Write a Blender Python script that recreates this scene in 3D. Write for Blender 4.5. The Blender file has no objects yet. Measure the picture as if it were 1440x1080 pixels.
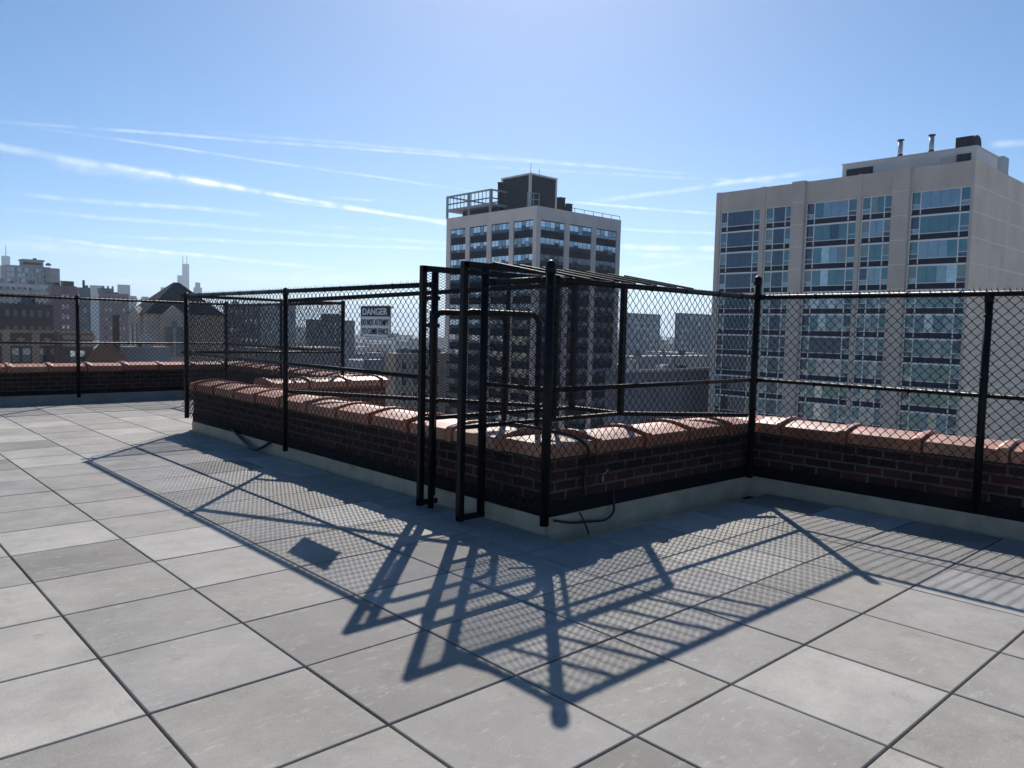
import bpy, math, random
from mathutils import Vector, Matrix
random.seed(7)
SC = bpy.context.scene
COL = SC.collection
R_ = math.radians

# ------------------------------------------------------------------ camera
EYE = 1.6
F = 1089.05
RIGHT = Vector((.7357, -.6770, .0232))
v2 = Vector((1905 - 720, 491 - 540)); v1 = Vector((-285 - 720, 440 - 540))
dY = Vector((v1.x, v1.y, F)).normalized()
dX = Vector((v2.x, v2.y, F)).normalized()
dX = (dX - dY * dX.dot(dY)).normalized()
dZ = dX.cross(dY)
ROT = Matrix((dX, dY, dZ))            # camera axes (right, down, forward) -> world

def ray(px, py):
    return ROT @ Vector((px - 720, py - 540, F))
O = Vector((0, 0, EYE))
def at_x(px, py, x): r = ray(px, py); return O + r * (x / r.x)
def at_y(px, py, y): r = ray(px, py); return O + r * (y / r.y)
def at_d(px, py, d): r = ray(px, py); return O + r * (d / F)
def proj(p):
    q = ROT.transposed() @ (Vector(p) - O)
    return 720 + F * q.x / q.z, 540 + F * q.y / q.z
def along(p, axis, px):
    """distance along a world axis from p until the image column px"""
    q = ROT.transposed() @ (Vector(p) - O); a = ROT.transposed() @ Vector(axis)
    k = (px - 720) / F
    return (k * q.z - q.x) / (a.x - k * a.z)

cam = bpy.data.cameras.new("camera")
cam.sensor_fit = 'HORIZONTAL'; cam.sensor_width = 36
cam.lens = 36 * F / 1440
cam.clip_start = .05; cam.clip_end = 30000
co = bpy.data.objects.new("camera", cam); COL.objects.link(co)
rx, dn, fw = ROT.col[0], ROT.col[1], ROT.col[2]
M = Matrix(((rx.x, -dn.x, -fw.x, 0), (rx.y, -dn.y, -fw.y, 0), (rx.z, -dn.z, -fw.z, EYE), (0, 0, 0, 1)))
co.matrix_world = M
SC.camera = co

# ------------------------------------------------------------------ materials
def mat(name, color, rough=.7, metal=0., spec=.5, noise=None, bump=None, attr=None):
    m = bpy.data.materials.new(name); m.use_nodes = True
    nt = m.node_tree; b = nt.nodes["Principled BSDF"]
    b.inputs["Base Color"].default_value = (*color, 1)
    b.inputs["Roughness"].default_value = rough
    b.inputs["Metallic"].default_value = metal
    b.inputs["Specular IOR Level"].default_value = spec
    if noise:
        sc, amt = noise
        tc = nt.nodes.new("ShaderNodeTexCoord")
        n = nt.nodes.new("ShaderNodeTexNoise"); n.inputs["Scale"].default_value = sc; n.inputs["Detail"].default_value = 6
        n.inputs["Roughness"].default_value = .65
        nt.links.new(tc.outputs["Object"], n.inputs["Vector"])
        mr = nt.nodes.new("ShaderNodeMapRange")
        mr.inputs[1].default_value = .3; mr.inputs[2].default_value = .7
        mr.inputs[3].default_value = 1 - amt; mr.inputs[4].default_value = 1 + amt
        nt.links.new(n.outputs["Fac"], mr.inputs[0])
        mx = nt.nodes.new("ShaderNodeMix"); mx.data_type = 'RGBA'; mx.blend_type = 'MULTIPLY'; mx.inputs[0].default_value = 1
        mx.inputs[6].default_value = (*color, 1)
        nt.links.new(mr.outputs[0], mx.inputs[7])
        nt.links.new(mx.outputs[2], b.inputs["Base Color"])
        if bump:
            bp = nt.nodes.new("ShaderNodeBump"); bp.inputs["Strength"].default_value = bump
            bp.inputs["Distance"].default_value = .01
            nt.links.new(n.outputs["Fac"], bp.inputs["Height"]); nt.links.new(bp.outputs[0], b.inputs["Normal"])
    return m

def brick_mat(name, c1, c2, mortar, soot, bw=.25, bh=.083, ms=.011, streak=.55):
    m = bpy.data.materials.new(name); m.use_nodes = True
    nt = m.node_tree; L = nt.links; b = nt.nodes["Principled BSDF"]
    b.inputs["Roughness"].default_value = .85; b.inputs["Specular IOR Level"].default_value = .25
    uv = nt.nodes.new("ShaderNodeUVMap")
    wn = nt.nodes.new("ShaderNodeTexNoise"); wn.inputs["Scale"].default_value = 9
    L.new(uv.outputs[0], wn.inputs["Vector"])
    wm = nt.nodes.new("ShaderNodeVectorMath"); wm.operation = 'MULTIPLY_ADD'
    wm.inputs[1].default_value = (.012, .012, 0)
    L.new(wn.outputs["Color"], wm.inputs[0]); L.new(uv.outputs[0], wm.inputs[2])
    t = nt.nodes.new("ShaderNodeTexBrick")
    t.inputs["Scale"].default_value = 1
    t.inputs["Color1"].default_value = (*c1, 1); t.inputs["Color2"].default_value = (*c2, 1)
    t.inputs["Mortar"].default_value = (*mortar, 1)
    t.inputs["Mortar Size"].default_value = ms; t.inputs["Mortar Smooth"].default_value = .25
    t.inputs["Bias"].default_value = -.1
    t.inputs["Brick Width"].default_value = bw; t.inputs["Row Height"].default_value = bh
    L.new(wm.outputs[0], t.inputs["Vector"])
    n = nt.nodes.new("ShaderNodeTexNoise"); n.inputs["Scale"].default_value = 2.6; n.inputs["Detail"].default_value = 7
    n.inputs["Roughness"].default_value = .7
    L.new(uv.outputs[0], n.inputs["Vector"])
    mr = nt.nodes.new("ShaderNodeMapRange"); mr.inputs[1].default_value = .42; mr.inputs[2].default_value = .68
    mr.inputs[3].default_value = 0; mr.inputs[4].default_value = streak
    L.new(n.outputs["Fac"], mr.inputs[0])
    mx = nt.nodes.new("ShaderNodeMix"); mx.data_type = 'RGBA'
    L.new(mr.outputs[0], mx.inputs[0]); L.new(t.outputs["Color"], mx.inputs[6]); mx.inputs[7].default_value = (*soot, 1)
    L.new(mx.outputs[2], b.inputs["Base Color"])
    n2 = nt.nodes.new("ShaderNodeTexNoise"); n2.inputs["Scale"].default_value = 60; n2.inputs["Detail"].default_value = 3
    L.new(uv.outputs[0], n2.inputs["Vector"])
    ad = nt.nodes.new("ShaderNodeMath"); ad.operation = 'MULTIPLY_ADD'; ad.inputs[1].default_value = -1.
    L.new(t.outputs["Fac"], ad.inputs[0])
    ms2 = nt.nodes.new("ShaderNodeMath"); ms2.operation = 'MULTIPLY'; ms2.inputs[1].default_value = .5
    L.new(n2.outputs["Fac"], ms2.inputs[0]); L.new(ms2.outputs[0], ad.inputs[2])
    bp = nt.nodes.new("ShaderNodeBump"); bp.inputs["Strength"].default_value = .8; bp.inputs["Distance"].default_value = .012
    L.new(ad.outputs[0], bp.inputs["Height"]); L.new(bp.outputs[0], b.inputs["Normal"])
    return m

def paver_mat():
    m = bpy.data.materials.new("paver_porcelain"); m.use_nodes = True
    nt = m.node_tree; L = nt.links; b = nt.nodes["Principled BSDF"]
    N = nt.nodes.new
    at = N("ShaderNodeAttribute"); at.attribute_name = "tone"
    tc = N("ShaderNodeTexCoord")
    off = N("ShaderNodeVectorMath"); off.operation = 'MULTIPLY_ADD'; off.inputs[1].default_value = (3.7, 9.1, 5.3)
    L.new(at.outputs["Color"], off.inputs[0]); L.new(tc.outputs["Object"], off.inputs[2])
    def noise(scale, det, rgh, vec=None):
        n = N("ShaderNodeTexNoise"); n.inputs["Scale"].default_value = scale; n.inputs["Detail"].default_value = det
        n.inputs["Roughness"].default_value = rgh
        L.new(vec or off.outputs[0], n.inputs["Vector"]); return n
    def rng(src, a, b_, c, d):
        r = N("ShaderNodeMapRange"); r.inputs[1].default_value = a; r.inputs[2].default_value = b_
        r.inputs[3].default_value = c; r.inputs[4].default_value = d; L.new(src, r.inputs[0]); return r.outputs[0]
    n1 = noise(2.2, 8, .68); n2 = noise(150, 3, .6)
    f1 = rng(n1.outputs["Fac"], .3, .7, .74, 1.26)
    f2 = rng(n2.outputs["Fac"], .3, .7, .88, 1.12)
    mu = N("ShaderNodeMath"); mu.operation = 'MULTIPLY'; L.new(f1, mu.inputs[0]); L.new(f2, mu.inputs[1])
    mx = N("ShaderNodeMix"); mx.data_type = 'RGBA'; mx.blend_type = 'MULTIPLY'; mx.inputs[0].default_value = 1
    L.new(at.outputs["Color"], mx.inputs[6]); L.new(mu.outputs[0], mx.inputs[7])
    # pale chalky scuffs
    mp = N("ShaderNodeMapping"); mp.inputs["Scale"].default_value = (2.5, 7, 1); mp.inputs["Rotation"].default_value = (0, 0, .5)
    L.new(off.outputs[0], mp.inputs["Vector"])
    n3 = noise(3.4, 11, .80, mp.outputs[0])
    s3 = rng(n3.outputs["Fac"], .55, .68, 0, .85)
    mx2 = N("ShaderNodeMix"); mx2.data_type = 'RGBA'; L.new(s3, mx2.inputs[0]); L.new(mx.outputs[2], mx2.inputs[6])
    mx2.inputs[7].default_value = (.44, .42, .39, 1)
    # dark scratches / dirt
    n4 = noise(5.5, 9, .75)
    s4 = rng(n4.outputs["Fac"], .58, .72, 0, .45)
    mx3 = N("ShaderNodeMix"); mx3.data_type = 'RGBA'; L.new(s4, mx3.inputs[0]); L.new(mx2.outputs[2], mx3.inputs[6])
    mx3.inputs[7].default_value = (.10, .095, .09, 1)
    L.new(mx3.outputs[2], b.inputs["Base Color"])
    L.new(rng(n1.outputs["Fac"], .3, .7, .76, .88), b.inputs["Roughness"])
    b.inputs["Specular IOR Level"].default_value = .4
    bp = N("ShaderNodeBump"); bp.inputs["Strength"].default_value = .25; bp.inputs["Distance"].default_value = .004
    L.new(n2.outputs["Fac"], bp.inputs["Height"]); L.new(bp.outputs[0], b.inputs["Normal"])
    return m

def attr_mat(name, rough=.85):
    m = bpy.data.materials.new(name); m.use_nodes = True
    nt = m.node_tree; b = nt.nodes["Principled BSDF"]
    at = nt.nodes.new("ShaderNodeAttribute"); at.attribute_name = "tone"
    nt.links.new(at.outputs["Color"], b.inputs["Base Color"]); b.inputs["Roughness"].default_value = rough
    return m

def glass(name, c, rough=.06, metal=.75):
    return mat(name, c, rough, metal, .6, noise=(.9, .18))

IRON = mat("black_paint", (.007, .007, .008), .45, 0, .2, noise=(14, .35), bump=.15)
WIRE = mat("black_vinyl_wire", (.006, .006, .007), .42, 0, .35)
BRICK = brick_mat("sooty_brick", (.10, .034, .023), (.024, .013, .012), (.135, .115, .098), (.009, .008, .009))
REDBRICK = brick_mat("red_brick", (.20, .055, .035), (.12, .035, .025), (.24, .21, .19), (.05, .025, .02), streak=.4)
TERRA = mat("terracotta_glaze", (.44, .145, .07), .46, 0, 1., noise=(6, .38), bump=.35)
TERRA2 = mat("terracotta_pale", (.47, .19, .105), .46, 0, 1., noise=(6, .38), bump=.35)
TERRA3 = mat("terracotta_deep", (.37, .11, .055), .48, 0, 1., noise=(6, .42), bump=.35)
TAR = mat("bitumen", (.011, .0095, .0095), .75, 0, .2, noise=(5, .6), bump=.9)
CURB = mat("cream_flashing", (.54, .415, .285), .7, 0, .3, noise=(3.5, .22), bump=.15)
CURBG = mat("grey_flashing", (.33, .295, .265), .7, 0, .3, noise=(3.5, .2), bump=.15)
MEMB = mat("roof_membrane", (.012, .012, .013), .95, 0, .1)
PAVER = paver_mat()
SIGNW = mat("sign_white", (.78, .78, .77), .5)
SIGNB = mat("sign_black", (.012, .012, .014), .5)
RUBBER = mat("black_rubber", (.010, .010, .012), .45)
GREYM = mat("galvanised", (.38, .40, .41), .5, .3, .5, noise=(3, .2))
DARKM = mat("dark_metal", (.035, .042, .05), .5, 0, .5, noise=(.6, .25))

# ------------------------------------------------------------------ mesh builder
class MB:
    def __init__(s): s.v = []; s.f = []; s.mi = []; s.tone = []; s.mats = []; s.smooth = False; s.sm = []
    def mid(s, m):
        if m not in s.mats: s.mats.append(m)
        return s.mats.index(m)
    def face(s, pts, m=None, tone=None, smooth=False):
        n = len(s.v); s.v += [tuple(p) for p in pts]; s.f.append(tuple(range(n, n + len(pts))))
        s.mi.append(s.mid(m) if m else 0); s.tone.append(tone); s.sm.append(smooth)
    def raw(s, vs, fs, m=None, tone=None, smooth=False):
        n = len(s.v); s.v += vs
        k = s.mid(m) if m else 0
        for f in fs:
            s.f.append(tuple(i + n for i in f)); s.mi.append(k); s.tone.append(tone); s.sm.append(smooth)
    def box(s, x0, x1, y0, y1, z0, z1, m=None, tone=None):
        vs = [(x0, y0, z0), (x1, y0, z0), (x1, y1, z0), (x0, y1, z0), (x0, y0, z1), (x1, y0, z1), (x1, y1, z1), (x0, y1, z1)]
        s.raw(vs, [(3, 2, 1, 0), (4, 5, 6, 7), (0, 1, 5, 4), (1, 2, 6, 5), (2, 3, 7, 6), (3, 0, 4, 7)], m, tone)
    def tube(s, pts, r, n=8, m=None, caps=True, up=None, smooth=True):
        pts = [Vector(p) for p in pts]; vs = []; N = len(pts)
        prev = None
        for i, p in enumerate(pts):
            if i == 0: t = pts[1] - pts[0]
            elif i == N - 1: t = pts[-1] - pts[-2]
            else: t = (pts[i + 1] - p).normalized() + (p - pts[i - 1]).normalized()
            t.normalize()
            if prev is None:
                a = Vector((0, 0, 1)) if abs(t.z) < .9 else Vector((1, 0, 0))
                u = t.cross(a).normalized()
            else:
                u = (prev - t * prev.dot(t)).normalized()
            w = t.cross(u); prev = u
            rr = r[i] if isinstance(r, (list, tuple)) else r
            for k in range(n):
                a = 2 * math.pi * k / n
                vs.append(tuple(p + (u * math.cos(a) + w * math.sin(a)) * rr))
        fs = []
        for i in range(N - 1):
            for k in range(n):
                a = i * n + k; b = i * n + (k + 1) % n
                fs.append((a, b, b + n, a + n))
        if caps:
            fs.append(tuple(range(n))[::-1]); fs.append(tuple((N - 1) * n + k for k in range(n)))
        s.raw(vs, fs, m, None, smooth)
    def bar(s, p, q, w, h, m=None):
        """square bar from p to q"""
        p = Vector(p); q = Vector(q); t = (q - p).normalized()
        a = Vector((0, 0, 1)) if abs(t.z) < .9 else Vector((0, 1, 0))
        u = t.cross(a).normalized(); w_ = u.cross(t)
        vs = [tuple(c + u * sx * w / 2 + w_ * sz * h / 2) for c in (p, q) for sx, sz in ((-1, -1), (1, -1), (1, 1), (-1, 1))]
        s.raw(vs, [(0, 1, 2, 3), (7, 6, 5, 4), (4, 5, 1, 0), (5, 6, 2, 1), (6, 7, 3, 2), (7, 4, 0, 3)], m)
    def dome(s, c, r, n=10, rings=4, m=None, sz=1.):
        vs = []; fs = []
        for j in range(rings):
            a = math.pi / 2 * j / rings
            for k in range(n):
                b = 2 * math.pi * k / n
                vs.append((c[0] + r * math.cos(a) * math.cos(b), c[1] + r * math.cos(a) * math.sin(b), c[2] + r * sz * math.sin(a)))
        vs.append((c[0], c[1], c[2] + r * sz))
        for j in range(rings - 1):
            for k in range(n):
                fs.append((j * n + k, j * n + (k + 1) % n, (j + 1) * n + (k + 1) % n, (j + 1) * n + k))
        for k in range(n): fs.append(((rings - 1) * n + k, (rings - 1) * n + (k + 1) % n, rings * n))
        s.raw(vs, fs, m, None, True)
    def build(s, name, material=None, parent=None, uv=False, origin=None):
        me = bpy.data.meshes.new(name)
        vs = s.v
        if origin is not None:
            o = Vector(origin); vs = [(a - o.x, b - o.y, c - o.z) for a, b, c in vs]
        me.from_pydata(vs, [], s.f)
        for m in (s.mats or ([material] if material else [])): me.materials.append(m)
        if s.mats and len(s.mats) > 1: me.polygons.foreach_set("material_index", s.mi)
        if any(s.sm): me.polygons.foreach_set("use_smooth", s.sm)
        if uv:
            l = me.uv_layers.new(name="UVMap"); dat = []
            for p in me.polygons:
                n = p.normal
                for vi in p.vertices:
                    x, y, z = s.v[vi]
                    if abs(n.x) >= abs(n.y) and abs(n.x) >= abs(n.z): dat += [y, z]
                    elif abs(n.y) >= abs(n.z): dat += [x, z]
                    else: dat += [x, y]
            l.data.foreach_set("uv", dat)
        if any(t is not None for t in s.tone):
            ca = me.color_attributes.new("tone", 'FLOAT_COLOR', 'CORNER'); dat = []
            for p, t in zip(me.polygons, s.tone):
                c = t or (.2, .2, .2)
                dat += [c[0], c[1], c[2], 1.] * p.loop_total
            ca.data.foreach_set("color", dat)
        me.update()
        ob = bpy.data.objects.new(name, me); COL.objects.link(ob)
        if parent is not None:
            ob.parent = parent
        if origin is not None: ob.location = origin
        return ob

def tag(o, label=None, cat=None, group=None, kind=None):
    if label: o["label"] = label
    if cat: o["category"] = cat
    if group: o["group"] = group
    if kind: o["kind"] = kind
    return o
def empty(name, label, cat, group=None, loc=(0, 0, 0)):
    o = bpy.data.objects.new(name, None); COL.objects.link(o); o.empty_display_size = .2
    tag(o, label, cat, group)
    EMPTY_LOC[o.name] = Vector(loc)
    return o
EMPTY_LOC = {}
def copy_part(o, parent, loc, rot=None):
    c = o.copy(); COL.objects.link(c); c.parent = parent; c.location = loc
    if rot is not None: c.rotation_euler = rot
    return c

# ------------------------------------------------------------------ sun, sky, contrails
SUN = Vector((.549, .578, .604)).normalized()
EL = math.asin(SUN.z); AZ = math.atan2(SUN.x, SUN.y)
ld = bpy.data.lights.new("sun", 'SUN'); ld.energy = 5.0; ld.angle = R_(.53); ld.color = (1, .935, .85)
lo = bpy.data.objects.new("sun", ld); COL.objects.link(lo)
lo.rotation_mode = 'QUATERNION'; lo.rotation_quaternion = SUN.to_track_quat('Z', 'Y'); lo.location = (40, 40, 60)

W = bpy.data.worlds.new("World"); SC.world = W; W.use_nodes = True
nt = W.node_tree; nt.nodes.clear(); N = nt.nodes.new; L = nt.links
out = N("ShaderNodeOutputWorld"); bg = N("ShaderNodeBackground"); L.new(bg.outputs[0], out.inputs[0])
sky = N("ShaderNodeTexSky"); sky.sky_type = 'NISHITA'; sky.sun_disc = False
sky.sun_elevation = EL; sky.sun_rotation = AZ; sky.altitude = 180; sky.air_density = .7; sky.dust_density = .36; sky.ozone_density = 3.
bg.inputs["Strength"].default_value = .09
tcw = N("ShaderNodeTexCoord")
nrm = N("ShaderNodeVectorMath"); nrm.operation = 'NORMALIZE'; L.new(tcw.outputs["Generated"], nrm.inputs[0])
wob = N("ShaderNodeTexNoise"); wob.inputs["Scale"].default_value = 9; wob.inputs["Detail"].default_value = 4
L.new(nrm.outputs[0], wob.inputs["Vector"])
brk = N("ShaderNodeTexNoise"); brk.inputs["Scale"].default_value = 45; brk.inputs["Detail"].default_value = 5
L.new(nrm.outputs[0], brk.inputs["Vector"])
wobm = N("ShaderNodeMath"); wobm.operation = 'SUBTRACT'; wobm.inputs[1].default_value = .5; L.new(wob.outputs["Fac"], wobm.inputs[0])
brm = N("ShaderNodeMapRange"); brm.inputs[1].default_value = .3; brm.inputs[2].default_value = .65
brm.inputs[3].default_value = .15; brm.inputs[4].default_value = 1.2; L.new(brk.outputs["Fac"], brm.inputs[0])
acc = None
TRAILS = [  # two points of each vapour trail on the sky, half width (in 1/1000), strength, wobble
    ((150, 232), (760, 338), 2.1, .50, .0012), ((380, 280), (760, 328), 1.5, .34, .001), ((-160, 180), (420, 279), 3.6, .26, .003), ((60, 226), (330, 264), 5.5, .18, .01),
    ((-40, 168), (1010, 247), 1.5, .24, .002), ((40, 178), (700, 274), 1.3, .22, .002), ((300, 185), (900, 238), 1.7, .16, .002),
    ((20, 273), (400, 304), 2.2, .30, .004), ((-20, 292), (700, 350), 2.0, .22, .004), ((120, 330), (720, 356), 1.8, .26, .003),
    ((20, 331), (480, 380), 1.9, .42, .003), ((-30, 342), (300, 364), 5., .2, .006), ((120, 392), (240, 396), 2.2, .25, .004), ((300, 386), (680, 398), 5., .2, .008),
    ((830, 283), (1180, 238), 2.4, .32, .005), ((780, 282), (1040, 304), 1.5, .32, .002), ((850, 345), (1060, 353), 2.8, .5, .003),
    ((850, 353), (1060, 368), 3.2, .30, .005), ((850, 380), (990, 368), 2.4, .22, .006), ((850, 320), (1040, 331), 1.5, .24, .003),
    ((430, 318), (560, 324), 2.2, .2, .004), ((460, 277), (530, 283), 1.4, .24, .002), ((1390, 205), (1480, 200), 3., .22, .006),
    ((640, 232), (1180, 262), 1.6, .14, .003)]
for (a, b, hw, st, wb) in TRAILS:
    da = ray(*a).normalized(); db = ray(*b).normalized()
    n = da.cross(db).normalized(); mid = (da + db).normalized(); ch = mid.dot(da)
    d = N("ShaderNodeVectorMath"); d.operation = 'DOT_PRODUCT'; d.inputs[1].default_value = n; L.new(nrm.outputs[0], d.inputs[0])
    w = N("ShaderNodeMath"); w.operation = 'MULTIPLY_ADD'; w.inputs[1].default_value = wb * 2; L.new(wobm.outputs[0], w.inputs[0]); L.new(d.outputs["Value"], w.inputs[2])
    ab = N("ShaderNodeMath"); ab.operation = 'ABSOLUTE'; L.new(w.outputs[0], ab.inputs[0])
    r = N("ShaderNodeMapRange"); r.interpolation_type = 'SMOOTHSTEP'; r.inputs[1].default_value = hw * .0018; r.inputs[2].default_value = hw * .0001
    r.inputs[3].default_value = 0; r.inputs[4].default_value = st; L.new(ab.outputs[0], r.inputs[0])
    e = N("ShaderNodeVectorMath"); e.operation = 'DOT_PRODUCT'; e.inputs[1].default_value = mid; L.new(nrm.outputs[0], e.inputs[0])
    r2 = N("ShaderNodeMapRange"); r2.interpolation_type = 'SMOOTHSTEP'
    r2.inputs[1].default_value = ch - (1 - ch) * .15; r2.inputs[2].default_value = ch + (1 - ch) * .75
    L.new(e.outputs["Value"], r2.inputs[0])
    m = N("ShaderNodeMath"); m.operation = 'MULTIPLY'; L.new(r.outputs[0], m.inputs[0]); L.new(r2.outputs[0], m.inputs[1])
    if acc is None: acc = m.outputs[0]
    else:
        s = N("ShaderNodeMath"); s.operation = 'ADD'; L.new(acc, s.inputs[0]); L.new(m.outputs[0], s.inputs[1]); acc = s.outputs[0]
mm = N("ShaderNodeMath"); mm.operation = 'MULTIPLY'; L.new(acc, mm.inputs[0]); L.new(brm.outputs[0], mm.inputs[1])
mixc = N("ShaderNodeMix"); mixc.data_type = 'RGBA'
hsv = N("ShaderNodeHueSaturation"); hsv.inputs["Hue"].default_value = .496; hsv.inputs["Saturation"].default_value = 1.2; hsv.inputs["Value"].default_value = 1.15
L.new(sky.outputs[0], hsv.inputs["Color"])
L.new(mm.outputs[0], mixc.inputs[0]); L.new(hsv.outputs[0], mixc.inputs[6]); mixc.inputs[7].default_value = (13, 13.4, 13.8, 1)
L.new(mixc.outputs[2], bg.inputs["Color"])

# ------------------------------------------------------------------ roof deck
X1, Y2, X3 = 4.29, 4.21, 7.31          # inner faces of the three near parapets
Y4, X5, Y0 = 11.62, 6.90, 16.80        # inner faces beyond the light well
mb = MB()
gx0, gy0, T = 1.704, 1.833, .70
for i in range(-12, 9):
    for j in range(-7, 22):
        x0, x1 = gx0 + i * T, gx0 + (i + 1) * T; y0, y1 = gy0 + j * T, gy0 + (j + 1) * T
        if y0 > 16.2: continue
        y1 = min(y1, 16.33)
        if y0 < 3.9: xm = 7.177
        elif y0 < 11.6: xm = 4.22
        else: xm = 6.75
        if x0 >= xm - .05: continue
        x1 = min(x1, xm)
        r = random.random()
        t = .285 + random.uniform(-.034, .034)
        if r < .10: t = .205
        elif r < .24: t = .36
        c = (t * 1.045, t, t * (.925 + random.uniform(-.03, .03)))
        g = .0062; zt = random.uniform(-.0012, .0012); b = .004
        X = (x0 + g, x1 - g); Y = (y0 + g, y1 - g)
        tl = [(X[0] + b, Y[0] + b), (X[1] - b, Y[0] + b), (X[1] - b, Y[1] - b), (X[0] + b, Y[1] - b)]
        lo_ = [(X[0], Y[0]), (X[1], Y[0]), (X[1], Y[1]), (X[0], Y[1])]
        dz = [zt + random.uniform(-.0006, .0006) for _ in range(4)]
        vs = [(*p, q) for p, q in zip(tl, dz)] + [(*p, q - b * .7) for p, q in zip(lo_, dz)] + [(*p, -.045) for p in lo_]
        mb.raw(vs, [(0, 1, 2, 3), (4, 5, 1, 0), (5, 6, 2, 1), (6, 7, 3, 2), (7, 4, 0, 3), (8, 9, 5, 4), (9, 10, 6, 5), (10, 11, 7, 6), (11, 8, 4, 7)], None, c)
tag(mb.build("paved_roof_deck", PAVER), "grey stone pavers laid in a square grid across the roof", "roof deck", kind="structure")
mb = MB()
mb.box(-9, X1 + .1, -5, 17.0, -.35, -.10); mb.box(X1 + .1, X3 + .1, -5, Y2 + .1, -.35, -.10); mb.box(X1 + .1, X5 + .1, Y4 - .1, 17.0, -.35, -.10)
tag(mb.build("roof_membrane", MEMB), "dark roof membrane under the pavers", "roof", kind="structure")

# ------------------------------------------------------------------ parapets
PROF = [(-.27, .600), (-.27, .688), (-.262, .697), (-.14, .727), (-.05, .741), (.05, .741), (.14, .727), (.262, .697), (.27, .688), (.27, .600)]
def offs(o):
    r = []
    for (t, z) in PROF:
        if z <= .6001: r.append((t * (1 + o / .27), z - .004 if o else z))
        else: r.append((t * (1 + o / .27), z + o))
    return r
def coping_tile(Ln, m):
    """saddle-backed terracotta coping, raised collar at s=0, running along +s (local x)"""
    b = MB(); rings = [(0, .021), (.004, .026), (.055, .026), (.075, .017), (.10, .002), (Ln - .014, 0.)]
    n = len(PROF); vs = []
    for s, o in rings: vs += [(s, t, z) for t, z in offs(o)]
    fs = []
    for i in range(len(rings) - 1):
        for k in range(n):
            a = i * n + k; c = i * n + (k + 1) % n
            fs.append((a, a + n, c + n, c))
    fs.append(tuple(range(n))); fs.append(tuple((len(rings) - 1) * n + k for k in range(n))[::-1])
    b.raw(vs, fs)
    return b.build("coping_tile", m)
TILES = [coping_tile(.67, m) for m in (TERRA, TERRA2, TERRA3)]
USED = set()
def parapet(label, x0, x1, y0, y1, axis, flip=1, wall=None, curb=CURB, side=None, tile0=0., zb=-.35, tar=.25, curb_z=.132, ext=0, end=0., corner=None):
    """x0..x1,y0..y1 is the brick body; axis 'x'/'y' = run direction; side = deck-side sign of the cross axis"""
    e = empty("brick_parapet", label, "parapet", "low brick parapets round the roof", ((x0 + x1) / 2, (y0 + y1) / 2, 0))
    b = MB(); b.box(x0, x1, y0, y1, zb, .602); b.build("brick_wall", wall or BRICK, e, uv=True)
    # tar band and curb flashing on the deck side, plus an added bounce foot
    if side:
        d = side
        if axis == 'y':
            xf = x0 if d < 0 else x1
            f = MB(); f.box(*sorted((xf, xf + d * .012)), y0 - ext, y1, .12, tar); f.build("tar_flashing", TAR, e)
            c = MB(); c.box(*sorted((xf, xf + d * .022)), y0 - ext, y1, -.09, curb_z); 
            if curb is CURB: c.box(*sorted((xf + d * .0222, xf + d * .2)), y0 - ext, y1, -.099, -.082)  # added cream foot in the paver gap, bounces light onto the curb
            c.build("base_flashing", curb, e)
        else:
            yf = y0 if d < 0 else y1
            f = MB(); f.box(x0 - ext, x1, *sorted((yf, yf + d * .012)), .12, tar); f.build("tar_flashing", TAR, e)
            c = MB(); c.box(x0 - ext, x1, *sorted((yf, yf + d * .022)), -.09, curb_z)
            if curb is CURB: c.box(x0 - ext, x1, *sorted((yf + d * .0222, yf + d * .285)), -.099, -.082)  # same added foot, keeps the gap below the curb bright
            c.build("base_flashing", curb, e)
    a0, a1 = (y0, y1) if axis == 'y' else (x0, x1)
    cc = (x0 + x1) / 2 if axis == 'y' else (y0 + y1) / 2
    s = a0 + tile0
    if corner:
        cx, cy = corner; q = .27; c = MB()
        vs = [(sx * q, sy * q, z) for z in (.60, .690) for sx, sy in ((-1, -1), (1, -1), (1, 1), (-1, 1))]
        vs += [(sx * .255, sy * .255, .705) for sx, sy in ((-1, -1), (1, -1), (1, 1), (-1, 1))] + [(0, 0, .752)]
        c.raw(vs, [(3, 2, 1, 0)] + [(k, (k + 1) % 4, (k + 1) % 4 + 4, k + 4) for k in range(4)] + [(k + 4, (k + 1) % 4 + 4, (k + 1) % 4 + 8, k + 8) for k in range(4)] + [(k + 8, (k + 1) % 4 + 8, 12) for k in range(4)])
        o = c.build('corner_coping', TERRA2, e); o.location = (cx, cy, .003)
    a1 += end
    while s < a1 - .08:
        Ln = .67
        src = random.choices(TILES, (5, 3, 2))[0]
        rz = (R_(90) if axis == 'y' else 0) + random.uniform(-.008, .008)
        dz = random.uniform(-.004, .006)
        if src.name in USED:
            t = src.copy(); COL.objects.link(t)
        else:
            t = src; USED.add(src.name)
        t.parent = e
        t.location = (cc, s, dz) if axis == 'y' else (s, cc, dz)
        sx = min(1., (a1 + .04 - s) / Ln)
        t.scale = (sx, 1, 1)
        t.rotation_euler = (random.uniform(-.006, .006), random.uniform(-.004, .004), rz)
        s += Ln
    return e
WT = .46
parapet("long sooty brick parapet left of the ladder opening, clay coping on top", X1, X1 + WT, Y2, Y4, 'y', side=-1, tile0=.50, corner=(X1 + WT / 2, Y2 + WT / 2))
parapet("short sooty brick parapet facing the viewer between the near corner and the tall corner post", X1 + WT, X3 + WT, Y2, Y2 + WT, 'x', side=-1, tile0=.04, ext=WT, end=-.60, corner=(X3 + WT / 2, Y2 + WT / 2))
parapet("sooty brick parapet running out of the picture on the right", X3, X3 + WT, -2.6, Y2, 'y', side=-1, tile0=.44, end=-.09)
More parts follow.
